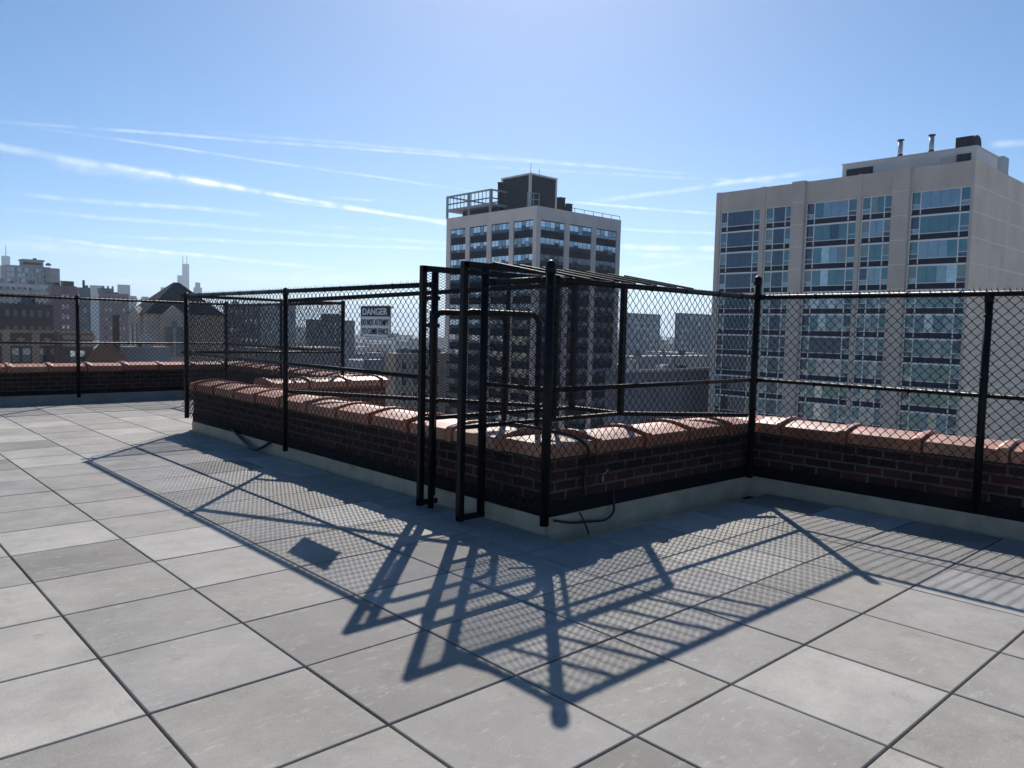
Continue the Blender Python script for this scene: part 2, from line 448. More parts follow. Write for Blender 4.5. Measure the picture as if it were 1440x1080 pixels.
parapet("far sooty brick parapet across the left background with grey base strip", -6.0, X5 + .46, Y0, Y0 + WT, 'x', side=-1, curb=CURBG, curb_z=.15, tile0=.1, tar=.24)
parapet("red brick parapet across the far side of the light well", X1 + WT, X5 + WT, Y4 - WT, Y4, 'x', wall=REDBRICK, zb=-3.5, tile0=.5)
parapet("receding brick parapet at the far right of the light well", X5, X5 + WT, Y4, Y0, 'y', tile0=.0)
# outer masonry of the building itself under the parapets
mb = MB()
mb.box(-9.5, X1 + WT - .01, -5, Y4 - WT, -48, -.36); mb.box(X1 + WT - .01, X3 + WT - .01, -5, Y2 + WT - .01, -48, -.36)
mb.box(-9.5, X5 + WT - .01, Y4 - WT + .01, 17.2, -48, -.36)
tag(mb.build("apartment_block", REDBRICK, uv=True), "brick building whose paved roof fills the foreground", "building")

# ------------------------------------------------------------------ chain-link fences
PW = .0425
def link_mesh(b, A, B, z0, z1, r=.0041, skip=None):
    A = Vector((A[0], A[1], 0)); B = Vector((B[0], B[1], 0)); d = B - A; Ln = d.length; d.normalize()
    n = Vector((-d.y, d.x, 0)); nw = int(Ln / PW); nh = int((z1 - z0) / PW)
    for k in range(nw):
        vs = []
        ph = random.uniform(-.002, .002)
        for j in range(nh + 1):
            side = (j + k) % 2
            u = (k + side) * PW + (.006 if side else -.006) * .3 + ph
            o = .0045 if side else -.0045
            z = z0 + j * PW + random.uniform(-.0015, .0015)
            p = A + d * u + n * o
            vs += [(p.x + d.x * r * 1.25, p.y + d.y * r * 1.25, z), (p.x + n.x * r, p.y + n.y * r, z),
                   (p.x - d.x * r * 1.25, p.y - d.y * r * 1.25, z), (p.x - n.x * r, p.y - n.y * r, z)]
        fs = []
        for j in range(nh):
            for q in range(4):
                a = j * 4 + q; c = j * 4 + (q + 1) % 4
                fs.append((a, c, c + 4, a + 4))
        b.raw(vs, fs, None, None, True)
        # twisted wire ends standing above the top rail
        p = A + d * ((k + nh % 2) * PW); z = z0 + nh * PW; l = random.uniform(.016, .034); s_ = random.uniform(-.012, .012)
        q = p + d * s_ + n * random.uniform(-.008, .008)
        b.raw([(p.x + d.x * r * 1.6, p.y + d.y * r * 1.6, z - .02), (p.x - d.x * r * 1.6, p.y - d.y * r * 1.6, z - .02), (p.x + n.x * r * 1.6, p.y + n.y * r * 1.6, z - .02), (q.x, q.y, z + l)],
              [(0, 2, 3), (2, 1, 3), (1, 0, 3)])
def rail_part(name, p, q, r, e, n=10):
    b = MB(); b.tube([p, q], r, n)
    P = Vector(p); D = Vector(q) - P; m = max(1, int(D.length / .42))
    for k in range(m):
        c = P + D * ((k + .35 + random.uniform(-.2, .2)) / m); h = D.normalized() * .006
        b.tube([c - h, c + h], r * 1.22, 8)
    for c in (P + D.normalized() * .06, P + D - D.normalized() * .06):
        h = D.normalized() * .022; b.tube([c - h, c + h], r * 1.16, 10)
    return b.build(name, IRON, e)
def post_part(x, y, z0, z1, r, e, cap=True):
    b = MB(); b.tube([(x, y, z0), (x, y, z1)], r, 12)
    if cap: b.tube([(x, y, z1 - .05), (x, y, z1 + .004)], r * 1.14, 12); b.dome((x, y, z1 + .004), r * 1.14, 12, 4)
    # brace bands
    for z in (z0 + .35 * (z1 - z0), z0 + .62 * (z1 - z0), z1 - .16):
        b.tube([(x, y, z - .012), (x, y, z + .012)], r * 1.13, 12)
    o = b.build("post", IRON, e); return o
def fence(label, A, B, posts, zb, zt=1.98, mid=1.15, cap=True, rp=.033, segs=None, midsegs=None):
    e = empty("chain_link_fence", label, "fence", "black chain link fences along the parapets", (A[0], A[1], 0))
    b = MB()
    for (P, Q) in (segs or [(A, B)]): link_mesh(b, P, Q, zb, zt + .045)
    b.build("wire_mesh", WIRE, e)
    for (P, Q) in (segs or [(A, B)]):
        rail_part("top_rail", (*P, zt), (*Q, zt), .024, e)
        rail_part("middle_rail", (*P, mid), (*Q, mid), .019, e)
    for (x, y, z0, z1, r) in posts: post_part(x, y, z0, z1, r, e, cap)
    return e
FX1, FY2, FX3, FY4, FX5, FY0 = 4.15, 4.10, 7.11, 11.5, 6.84, 16.6
fence("long chain link fence left of the ladder opening carrying the danger sign", (FX1, 5.55), (FX1, FY4),
      [(FX1, 8.38, .12, 1.985, .030), (FX1, FY4, .2, 1.985, .033)], .22, segs=[((FX1, FY4), (FX1, 5.52))])
fence("narrow chain link fence piece between ladder opening and near corner post", (FX1, 4.84), (FX1, FY2),
      [(FX1, FY2, .11, 2.08, .037)], .22, segs=[((FX1, 4.84), (FX1, FY2))])
fence("chain link fence facing the viewer between the two tall pointed corner posts", (FX1, FY2), (FX3, FY2),
      [(FX3, FY2, .15, 2.15, .036)], .42, segs=[((FX1 + .05, FY2), (FX3, FY2))])
fence("chain link fence on the right in front of the wide concrete apartment block", (FX3, FY2), (FX3, -2.4),
      [(FX3, 2.03, .2, 1.96, .032), (FX3, -.1, .2, 1.96, .032), (FX3, -2.3, .2, 2.0, .034)], .48, segs=[((FX3, FY2), (FX3, -2.4))])
fence("distant chain link fence along the far left parapet in front of the church roof", (-6, FY0), (FX5, FY0),
      [(.85, FY0, .1, 2.03, .035), (3.95, FY0, .1, 2.03, .035), (FX5, FY0, .1, 2.03, .035)], .3, zt=2.0, segs=[((-2.5, FY0), (FX5, FY0))])
fence("far chain link fence seen through the long one, crossing behind the light well", (FX1, FY4 + .2), (FX5, FY4 + .2),
      [(FX5, FY4 + .2, .2, 1.99, .034)], .3, segs=[((FX1, FY4 + .2), (FX5, FY4 + .2))])
fence("far chain link fence receding at the right end of the light well", (FX5, FY4 + .2), (FX5, FY0),
      [(FX5, 14.0, .2, 1.99, .03)], .3, segs=[((FX5, FY4 + .2), (FX5, FY0))])

# ------------------------------------------------------------------ guard cage round the escape ladder
cage = empty("ladder_guard", "black steel cage of two meshed side panels and sloping roof bars round the ladder opening", "safety cage", None, (FX1, 5.2, 0))
def expanded(b, x0, x1, y, z0, z1):
    ch, cw = .0125, .028; r = .0022
    nz = int((z1 - z0) / ch); nx = int((x1 - x0) / cw)
    for k in range(nz):
        vs = []
        for i in range(nx + 1):
            z = z0 + (k + (i + k) % 2) * ch; x = x0 + i * cw
            o = .003 if (i + k) % 2 else -.003
            vs += [(x, y + o, z + r), (x, y + o + r * .8, z), (x, y + o, z - r), (x, y + o - r * .8, z)]
        fs = []
        for i in range(nx):
            for q in range(4):
                a = i * 4 + q; c = i * 4 + (q + 1) % 4
                fs.append((a, c, c + 4, a + 4))
        b.raw(vs, fs)
YA, YB, XI, XO = 5.50, 4.85, 3.93, 5.93
for (yy, nm, xi) in ((YA, "A", 4.0), (YB, "B", 3.93)):
    b = MB()
    b.bar((xi, yy, .03), (xi, yy, 2.135), .05, .045); b.bar((xi - .022, yy, 2.11), (XO, yy, 2.11), .045, .05)
    b.bar((xi, yy, .80), (XO, yy, .80), .035, .035); b.bar((xi - .025, yy, .055), (FX1 + .03, yy, .055), .04, .04)
    b.bar((XO, yy, .79), (XO, yy, 2.11), .05, .05)
    b.bar((5.0, yy, .80), (5.0, yy, 2.1), .03, .03)
    p = b.build("side_panel", IRON, cage)
    q = MB(); expanded(q, xi + .02, XO - .02, yy, .82, 2.09); q.build("expanded_mesh", WIRE, p)
# door posts in the fence line
post_part(FX1, YA + .03, .1, 2.09, .032, cage, False); post_part(FX1, YB, .06, 2.085, .034, cage)
b = MB(); b.tube([(FX1, YA + .09, 1.75), (FX1, YA + .09, 1.3), (FX1, YA + .05, 1.28)], .009, 8); b.build("latch_rod", IRON, cage)
for z in (1.86, 1.62, .95):
    b = MB(); b.box(FX1 - .05, FX1 + .03, YA - .01, YA + .1, z - .018, z + .018); b.build("hinge", IRON, cage)
for x in (4.24, 4.53, 4.81, 5.09, 5.38, 5.67, 5.93):
    b = MB(); b.bar((x, YB, 2.145), (x + .06, FY2, 2.005), .028, .018); b.build("roof_bar", IRON, cage)
b = MB(); b.bar((XO, YB, .80), (7.05, 4.12, .79), .04, .04); b.build("lower_rail", IRON, cage)
b = MB(); b.bar((FX1 + .03, 8.38, 1.87), (XO, YA, 2.08), .045, .045); b.build("brace_bar", IRON, cage)
b = MB(); b.bar((FX1 + .03, 8.38, .82), (XO, YA, .80), .04, .04); b.build("lower_rail", IRON, cage)
b = MB(); b.bar((XO, YA, .80), (XO, YB, .80), .04, .04); b.build("lower_rail", IRON, cage)

lad = empty("escape_ladder", "looped handrails of a steel escape ladder standing over the brick parapet", "ladder", None, (4.4, 5.1, 0))
def loop(y, xa, xb, zt, za, zb, r=.027):
    c = .10; pts = [(xa, y, za), (xa, y, zt - c)]
    for k in range(1, 6): a = math.pi / 2 * k / 6; pts.append((xa + c - c * math.cos(a), y, zt - c + c * math.sin(a)))
    pts.append((xa + c, y, zt)); pts.append((xb - c, y, zt))
    for k in range(1, 6): a = math.pi / 2 * k / 6; pts.append((xb - c + c * math.sin(a), y, zt - c + c * math.cos(a)))
    pts.append((xb, y, zt - c)); pts.append((xb, y, zb))
    b = MB(); b.tube(pts, r, 12); return b.build("looped_rail", IRON, lad)
loop(5.37, 4.02, 4.86, 1.735, .03, -2.6); loop(4.93, 3.98, 4.86, 1.735, .03, -2.6)
for z in [.5 - .33 * k for k in range(9)]:
    b = MB(); b.tube([(4.86, 5.37, z), (4.86, 4.93, z)], .014, 8); b.build("rung", IRON, lad)

# ------------------------------------------------------------------ danger sign
sg = empty("warning_sign", "white sign with black DANGER heading wired to the long fence", "sign", None, (4.12, 6.44, 1.65))
xs = FX1 - .030
b = MB(); b.box(xs, xs + .006, 6.175, 6.71, 1.49, 1.80); b.build("board", SIGNW, sg)
b = MB(); b.box(xs - .003, xs, 6.187, 6.698, 1.695, 1.790); b.build("heading_panel", SIGNB, sg)
b = MB()
for (y0, y1, z0, z1) in ((6.183, 6.702, 1.496, 1.500), (6.183, 6.702, 1.792, 1.796), (6.183, 6.187, 1.500, 1.792), (6.698, 6.702, 1.500, 1.792)):
    b.box(xs - .002, xs, y0, y1, z0, z1)
b.build("border", SIGNB, sg)
def text(s, yc, zc, width, height, m, bold=.0, x=xs - .006):
    cu = bpy.data.curves.new("lettering", 'FONT'); cu.body = s; cu.align_x = 'CENTER'; cu.align_y = 'CENTER'; cu.size = 1; cu.extrude = .01; cu.offset = bold
    tmp = bpy.data.objects.new("tmp", cu); COL.objects.link(tmp)
    bpy.context.view_layer.update()
    dg = bpy.context.evaluated_depsgraph_get()
    me = bpy.data.meshes.new_from_object(tmp.evaluated_get(dg)); me.name = "lettering"
    bpy.data.objects.remove(tmp); bpy.data.curves.remove(cu)
    xsn = [v.co.x for v in me.vertices]; ysn = [v.co.y for v in me.vertices]
    w = max(xsn) - min(xsn); h = max(ysn) - min(ysn); cx = (max(xsn) + min(xsn)) / 2; cy = (max(ysn) + min(ysn)) / 2
    for v in me.vertices:
        u = (v.co.x - cx) / w * width; t = (v.co.y - cy) / h * height; dep = v.co.z
        v.co = (x - dep * .15, yc - u, zc + t)
    me.materials.clear(); me.materials.append(m)
    o = bpy.data.objects.new("lettering", me); COL.objects.link(o); o.parent = sg; return o
text("DANGER", 6.4425, 1.7425, .44, .066, SIGNW, .02)
text("DO NOT ATTEMPT", 6.4425, 1.638, .48, .060, SIGNB, .004)
text("TO CLIMB FENCE", 6.4425, 1.552, .47, .060, SIGNB, .004)
b = MB()
for (y, z) in ((6.20, 1.78), (6.685, 1.78), (6.20, 1.51), (6.685, 1.51)): b.box(xs - .006, FX1 + .01, y - .012, y + .012, z - .006, z + .006)
b.build("wire_tie", IRON, sg)

# ------------------------------------------------------------------ cables
def spline(pts, n=10):
    P = [Vector(p) for p in pts]; P = [P[0] * 2 - P[1]] + P + [P[-1] * 2 - P[-2]]; o = []
    for i in range(1, len(P) - 2):
        for k in range(n):
            t = k / n; a, b_, c, d = P[i - 1], P[i], P[i + 1], P[i + 2]
            o.append(.5 * ((2 * b_) + (c - a) * t + (2 * a - 5 * b_ + 4 * c - d) * t * t + (-a + 3 * b_ - 3 * c + d) * t ** 3))
    o.append(P[-2]); return o
def cable(label, pts, r):
    b = MB(); b.tube(spline(pts), r, 8); return tag(b.build("cable", RUBBER), label, "cable", "black cables on the near parapet")
cable("thick black cable bent over the clay coping beside the near corner post",
      [(4.22, 4.55, .84), (4.42, 4.36, .80), (4.58, 4.22, .75), (4.66, 4.13, .66), (4.67, 4.165, .52), (4.68, 4.175, .28)], .013)
cable("black hose hooking down and sideways across the cream base strip",
      [(5.02, 4.16, .30), (5.03, 4.15, .16), (5.0, 4.13, .085), (4.90, 4.125, .04), (4.72, 4.12, .055), (4.50, 4.13, .075), (4.30, 4.14, .12)], .010)
cable("thin black wire dangling to the pavers over the cream base strip", [(4.60, 4.15, .14), (4.605, 4.11, .09), (4.59, 4.06, .04), (4.55, 4.0, .004)], .007)
b = MB(); b.tube([(4.93, 4.195, .39), (4.93, 4.195, .345)], .009, 8); b.tube([(4.93, 4.195, .40), (5.0, 4.195, .44)], .006, 6)
tag(b.build("pipe_clip", GREYM), "small pale metal clip on the sooty brick facing the viewer", "clip")
cable("black conduit end lying bent on the curb of the long parapet", [(4.27, 10.15, .17), (4.235, 9.95, .135), (4.2, 9.6, .07), (4.17, 9.3, .035), (4.16, 9.12, .05), (4.2, 9.02, .10), (4.26, 8.98, .15)], .020)

HAZE = 1.7e-4; EXPO = 0.2
# ------------------------------------------------------------------ the city beyond
GZ = -48.
def G(a): return (a, a, a)
CONC = mat("tower_concrete", (.66, .60, .58), .85, 0, .3, noise=(.25, .10))
CONCB = mat("buff_concrete", (.72, .60, .51), .85, 0, .3, noise=(.18, .14))
CONCJ = mat("pale_joint", (.78, .70, .63), .85)
SPAN = mat("dark_spandrel", (.010, .014, .028), .8, 0, .08, noise=(.3, .25))
SPANB = mat("blue_spandrel", (.010, .020, .042), .7, 0, .1, noise=(.3, .25))
FRAME = mat("white_window_frame", (.82, .82, .80), .5)
FRAMED = mat("dark_window_frame", (.06, .065, .07), .5)
GL = [glass("glass_grey", (.27, .33, .37)), glass("glass_teal", (.12, .215, .235)), glass("glass_dark", (.07, .10, .14)), glass("glass_pale", (.46, .54, .58), .12)]
BLIND = mat("pale_blind_behind_glass", (.78, .82, .86), .16, .85, .6, noise=(1.2, .12))
CURT = mat("sea_green_curtain", (.20, .31, .33), .4, .2, .6, noise=(1.2, .15))
SHEET = mat("corrugated_white", (.62, .60, .56), .5, 0, .4, noise=(.4, .08))
DARKB = mat("dark_blue_metal", (.016, .021, .034), .7, 0, .12, noise=(.6, .25))
ROOFD = mat("dark_slate_roof", (.030, .032, .038), .8, 0, .3, noise=(1.2, .3))
STONE = mat("church_limestone", (.44, .38, .31), .9, 0, .2, noise=(.8, .2))
GRAVEL = mat("gravel_roof", (.30, .29, .28), .95, 0, .2, noise=(.4, .2))
LIGHTROOF = mat("white_roof", (.75, .75, .73), .8, 0, .3, noise=(.3, .08))

def concrete(name, c, amt=.16):
    m = mat(name, c, .88, 0, .25, noise=(.22, .10)); nt = m.node_tree; b = nt.nodes["Principled BSDF"]; L = nt.links
    src = b.inputs["Base Color"].links[0].from_socket
    tc = nt.nodes.new("ShaderNodeTexCoord"); mp = nt.nodes.new("ShaderNodeMapping"); mp.inputs["Scale"].default_value = (.5, .5, .10)
    n = nt.nodes.new("ShaderNodeTexNoise"); n.inputs["Scale"].default_value = 1.; n.inputs["Detail"].default_value = 8; n.inputs["Roughness"].default_value = .7
    L.new(tc.outputs["Object"], mp.inputs[0]); L.new(mp.outputs[0], n.inputs["Vector"])
    r = nt.nodes.new("ShaderNodeMapRange"); r.inputs[1].default_value = .35; r.inputs[2].default_value = .72; r.inputs[3].default_value = 1 + amt * .4; r.inputs[4].default_value = 1 - amt
    L.new(n.outputs["Fac"], r.inputs[0])
    mx = nt.nodes.new("ShaderNodeMix"); mx.data_type = 'RGBA'; mx.blend_type = 'MULTIPLY'; mx.inputs[0].default_value = 1
    L.new(src, mx.inputs[6]); L.new(r.outputs[0], mx.inputs[7]); L.new(mx.outputs[2], b.inputs["Base Color"]); return m
CONC = concrete("tower_concrete", (.70, .615, .56), .10); CONCB = concrete("buff_concrete", (.54, .475, .42), .12)
CONCS = concrete("buff_end_concrete", (.66, .575, .475), .12)
FRAMEG = mat("grey_steel_frame", (.30, .32, .34), .6)

def near_corner(pxC, py, d):
    p = at_d(pxC, py, d); return p
class Block:
    """street-aligned building: near corner C, left face along +Y (x = C.x), right face along +X (y = C.y)"""
    def __init__(s, name, label, cat, pxL, pxC, pxR, py, d, m, group=None, zb=GZ, wall="wall", roof=GRAVEL, lmin=4., inset=True, tone=None):
        C = at_d(pxC, py, d); s.C = C; s.d = d
        s.LY = max(along(C, (0, 1, 0), pxL), lmin) if pxL < pxC else lmin
        s.LX = max(along(C, (1, 0, 0), pxR), lmin) if pxR > pxC else lmin
        s.e = empty(name, label, cat, group, (C.x, C.y, zb))
        b = MB(); b.box(C.x, C.x + s.LX, C.y, C.y + s.LY, zb, C.z); s.wall = b.build(wall, m, s.e)
        if roof:
            b = MB(); t = .5; b.box(C.x + .6, C.x + s.LX - .6, C.y + .6, C.y + s.LY - .6, C.z - .3, C.z + .012); b.build("roof", roof, s.e)
    def grid(s, face, u0, u1, cols, ztop, fh, rows, ww, wh, mats, name="window", depth=.12, mullions=1, frame=FRAMED, proud=.03):
        """separate window objects; a few variants of mesh, then copies"""
        var = []
        for g in mats:
            b = MB(); f = .07
            b.box(-ww / 2, ww / 2, -proud, .1, 0, wh, frame)
            n = mullions
            for k in range(n):
                a = -ww / 2 + f + (ww - 2 * f) * k / n + f / 3; c = -ww / 2 + f + (ww - 2 * f) * (k + 1) / n - f / 3
                b.box(a, c, -proud - .02, -proud, f, wh - f, g)
            var.append(b)
        objs = [None] * len(var); nn = 0
        for r in range(rows):
            for c in range(cols):
                u = u0 + (u1 - u0) * (c + .5) / cols; z = ztop - r * fh - wh
                k = random.randrange(len(var)); nn += 1
                if face == 'R': loc = (s.C.x + u, s.C.y, z); rz = 0
                else: loc = (s.C.x, s.C.y + u, z); rz = R_(-90)
                if objs[k] is None:
                    objs[k] = var[k].build(name, None, s.e); o = objs[k]
                    o.location = loc; o.rotation_euler = (0, 0, rz)
                else: copy_part(objs[k], s.e, loc, (0, 0, rz))
        return s

# ---- centre tower ---------------------------------------------------------
FH = 3.3
tw = Block("apartment_tower", "tall narrow tower with grey concrete piers and dark penthouse box, behind the ladder cage", "tower", 629.5, 755, 872, 290.5, 153, SPAN, lmin=10)
C = tw.C
def u_left(px, z=None): return along((C.x, C.y, C.z if z is None else z), (0, 1, 0), px)
def u_right(px, z=None): return along((C.x, C.y, C.z if z is None else z), (1, 0, 0), px)
ztop = C.z - 2.55
piersL = [(629.5, 635), (656.5, 662), (686.5, 692.5), (718, 724), (751.5, 755)]
piersR = [(755, 760), (794, 800.5), (832, 838), (867, 872)]
b = MB()
for (a, c) in piersL:
    u0, u1 = u_left(c), u_left(a)
    b.box(C.x - .28, C.x - .001, C.y + u0 - (.28 if c == 755 else 0), C.y + u1, GZ, C.z - 2.4)
for (a, c) in piersR[1:]:
    b.box(C.x + u_right(a), C.x + u_right(c), C.y - .28, C.y - .001, GZ, C.z - 2.4)
b.box(C.x - .002, C.x + u_right(760), C.y - .278, C.y - .001, GZ, C.z - 2.401)
b.build("concrete_pier", CONC, tw.e)
b = MB(); b.box(C.x - .29, C.x + tw.LX + .02, C.y - .29, C.y + tw.LY + .02, C.z - 2.4, C.z + .15); b.build("roof_fascia", CONC, tw.e)
WM = [BLIND, GL[0], GL[3], GL[0]]
def tower_window(ww, wh, seed):
    rr = random.Random(seed); b = MB(); n = 5
    b.box(-ww / 2, ww / 2, -.03, .04, 0, wh, FRAMED)
    for k in range(n):
        a = -ww / 2 + ww * k / n + .07; c = -ww / 2 + ww * (k + 1) / n - .07
        zz = wh * rr.choice((.32, .32, .32, .32, .55))
        b.box(a, c, -.06, -.03, .08, zz - .05, rr.choice((GL[2], GL[2], GL[2], GL[0])))
        b.box(a, c, -.06, -.03, zz + .05, wh - .08, rr.choice((BLIND, BLIND, BLIND, GL[3], GL[0])))
    return b
def win_bays(bl, face, bays, ztop, fh, rows, wh, nvar=5, gap=.15, maker=tower_window):
    for bi, (u0, u1) in enumerate(bays):
        protos = []
        for r in range(rows):
            z = ztop - r * fh - wh
            if face == 'R': loc = (bl.C.x + (u0 + u1) / 2, bl.C.y - .05, z); rz = 0
            else: loc = (bl.C.x - .05, bl.C.y + (u0 + u1) / 2, z); rz = R_(-90)
            if len(protos) < nvar:
                o = maker(u1 - u0 - gap, wh, bi * 77 + r * 13 + (5 if face == 'L' else 0)).build("window", None, bl.e)
                o.location = loc; o.rotation_euler = (0, 0, rz); protos.append(o)
            else: copy_part(random.choice(protos), bl.e, loc, (0, 0, rz))
win_bays(tw, 'L', [(u_left(piersL[k + 1][0]), u_left(piersL[k][1])) for k in range(4)], ztop, FH, 13, 1.85)
win_bays(tw, 'R', [(u_right(piersR[k][1]), u_right(piersR[k + 1][0])) for k in range(3)], ztop, FH, 13, 1.85)
# roof structures
def px_box(pxL, pxC, pxR, pyTop, x, y, zb):
    """box on the roof with near corner on the vertical line of pixel column pxC at plan point (x,y)"""
    pass
PC = at_d(746, 243, 160)
ly = along(PC, (0, 1, 0), 706); lx = along(PC, (1, 0, 0), 783)
b = MB(); b.box(PC.x, PC.x + lx, PC.y, PC.y + ly, C.z, PC.z - .35); b.build("penthouse", DARKB, tw.e)
b = MB(); t = .35
for (x0, x1, y0, y1) in ((PC.x - t / 3, PC.x + t, PC.y - t / 3, PC.y + t), (PC.x + lx - t, PC.x + lx + .1, PC.y - .1, PC.y + t), (PC.x - .1, PC.x + t, PC.y + ly - t, PC.y + ly + .1)):
    b.box(x0, x1, y0, y1, C.z, PC.z - .34)
b.box(PC.x - .15, PC.x + lx + .15, PC.y - .15, PC.y + ly + .15, PC.z - .34, PC.z); b.build("penthouse_trim", CONC, tw.e)
for (pl, pc, pr, py, dd) in ((700, 703, 708, 257, 164), (783, 788, 795, 278, 160), (795, 799, 805, 287, 160)):
    q = at_d(pc, py, dd); a = along(q, (0, 1, 0), pl); c = along(q, (1, 0, 0), pr)
    b = MB(); b.box(q.x, q.x + c, q.y, q.y + a, C.z + .1, q.z); b.box(q.x - .1, q.x + c + .1, q.y - .1, q.y + a + .1, q.z, q.z + .15); b.build("roof_unit", DARKB, tw.e)
for dx, h in ((2., 2.6), (4.5, 1.7)):
    b = MB(); b.tube([(PC.x + dx, PC.y + 2, PC.z), (PC.x + dx, PC.y + 2, PC.z + h)], .05, 6); b.build("antenna", DARKB, tw.e)
# hoop ladder frame beside the penthouse
q = at_d(742, 271, 158); b = MB()
for dx in (0, 1.6, 3.2): b.tube([(q.x + dx * .75, q.y - dx * .3, C.z), (q.x + dx * .75, q.y - dx * .3, q.z)], .09, 6)
b.tube([(q.x, q.y, q.z), (q.x + 2.4, q.y - .96, q.z)], .09, 6); b.tube([(q.x, q.y, q.z - 1.2), (q.x + 2.4, q.y - .96, q.z - 1.2)], .09, 6)
b.build("access_hoop", GREYM, tw.e)
# railing along the right roof edge
b = MB(); zr = C.z + 1.0
b.tube([(C.x + u_right(795), C.y + .1, zr), (C.x + tw.LX, C.y + .1, zr)], .06, 6)
for k in range(7):
    x = C.x + u_right(795) + (tw.LX - u_right(795)) * k / 6; b.tube([(x, C.y + .1, C.z + .1), (x, C.y + .1, zr)], .06, 6)
b.build("roof_railing", DARKB, tw.e)
# open roof terrace frame on the left end
uA, uB, uC = u_left(629.5), u_left(660), u_left(690)
zt = at_d(629.5, 279, (ROT.transposed() @ (Vector((C.x, C.y + uA, 0)) - O)).z).z
zt2 = C.z + 1.55; W_ = 11.
b = MB()
for u in (uA, uB, uC):
    for x in (C.x - .5, C.x + W_):
        b.box(x, x + .42, C.y + u - .42, C.y + u, C.z + .151, zt)
for z0, z1 in ((zt - .32, zt), (zt2, zt2 + .55)):
    for x in (C.x - .52, C.x + W_ + .02): b.box(x, x + .5, C.y + uC - .5, C.y + uA - .02, z0, z1 - .01)
    for u in (uC - .52, uA - .53): b.box(C.x - .49, C.x + W_ + .4, C.y + u, C.y + u + .45, z0 + .01, z1 - .02)
b.box(C.x, C.x + W_, C.y + uC, C.y + uA - .6, zt2 + .1, zt2 + .4)
b.build("terrace_frame", FRAMEG, tw.e)
b = MB(); b.box(C.x + 2.5, C.x + W_ - .5, C.y + uC + .6, C.y + uA - 2.2, C.z + .1, zt2 + .08); b.build("terrace_store", DARKB, tw.e)
b = MB()
zm = (zt2 + .55 + zt - .45) / 2 - .3
for k in range(13):
    u = uC + (uA - uC) * k / 12; b.box(C.x - .38, C.x - .28, C.y + u - .08, C.y + u + .04, zt2 + .56, zt - .33)
b.box(C.x - .4, C.x - .26, C.y + uC, C.y + uA - .6, zm, zm + .25)
for k in range(7):
    x = C.x + W_ * k / 6; b.box(x, x + .1, C.y + uC - .42, C.y + uC - .32, zt2 + .56, zt - .33)
b.box(C.x, C.x + W_, C.y + uC - .44, C.y + uC - .3, zm, zm + .25)
b.build("terrace_railing", FRAMED, tw.e)

# ---- right apartment block ------------------------------------------------
rb = Block("concrete_apartment_block", "wide buff concrete apartment block with bands of teal windows on the right", "apartment block", 1009, 1369, 1600, 226, 101, SPANB, wall="core_wall", lmin=20)
C = rb.C
def ul(px, z=C.z - 6): return along((C.x, C.y, z), (0, 1, 0), px)
FR = 3.36; ztop = C.z - 3.3
# concrete shell: end wall, parapet fascia, piers of two depths
b = MB()
b.box(C.x - .3, C.x + rb.LX, C.y - .4, C.y - .002, GZ, C.z + .1)               # blank end wall
b.build("end_wall", CONCS, rb.e)
b = MB()
for k in range(14):
    z = C.z - 3.2 - k * FR; b.box(C.x - .29, C.x + rb.LX, C.y - .415, C.y - .4, z, z + .16)
for u in (7.5, 15.): b.box(C.x + u, C.x + u + .12, C.y - .412, C.y - .4, GZ, C.z)
for (a, c, dp) in ((1257, 1281, 1.0), (1116, 1134, 1.0)):
    for k in range(13): b.box(C.x - dp - .012, C.x - dp - .0005, C.y + ul(c) + .02, C.y + ul(a) - .02, C.z - 3.1 - k * FR, C.z - 3.02 - k * FR)
b.build("panel_joint", CONCJ, rb.e)
bays = [(1281, 1366), (1212, 1257), (1134, 1206), (1077, 1116), (1014, 1070)]
piers = [(1257, 1281, 1.0), (1206, 1212, .5), (1116, 1134, 1.0), (1070, 1077, .5), (1008, 1014, .5)]
b = MB()
for (a, c, dp) in piers: b.box(C.x - dp, C.x - .001, C.y + ul(c), C.y + ul(a), GZ, C.z + (.12 if dp > .6 else .06))
b.box(C.x - .5, C.x - .3, C.y - .401, C.y + ul(1366), GZ, C.z + .09)
b.build("concrete_pier", CONCB, rb.e)
b = MB()
for (a, c) in bays: b.box(C.x - .42, C.x - .002, C.y + ul(c) + .002, C.y + ul(a) - .002, C.z - 3.2, C.z)
b.build("roof_fascia", CONCB, rb.e)
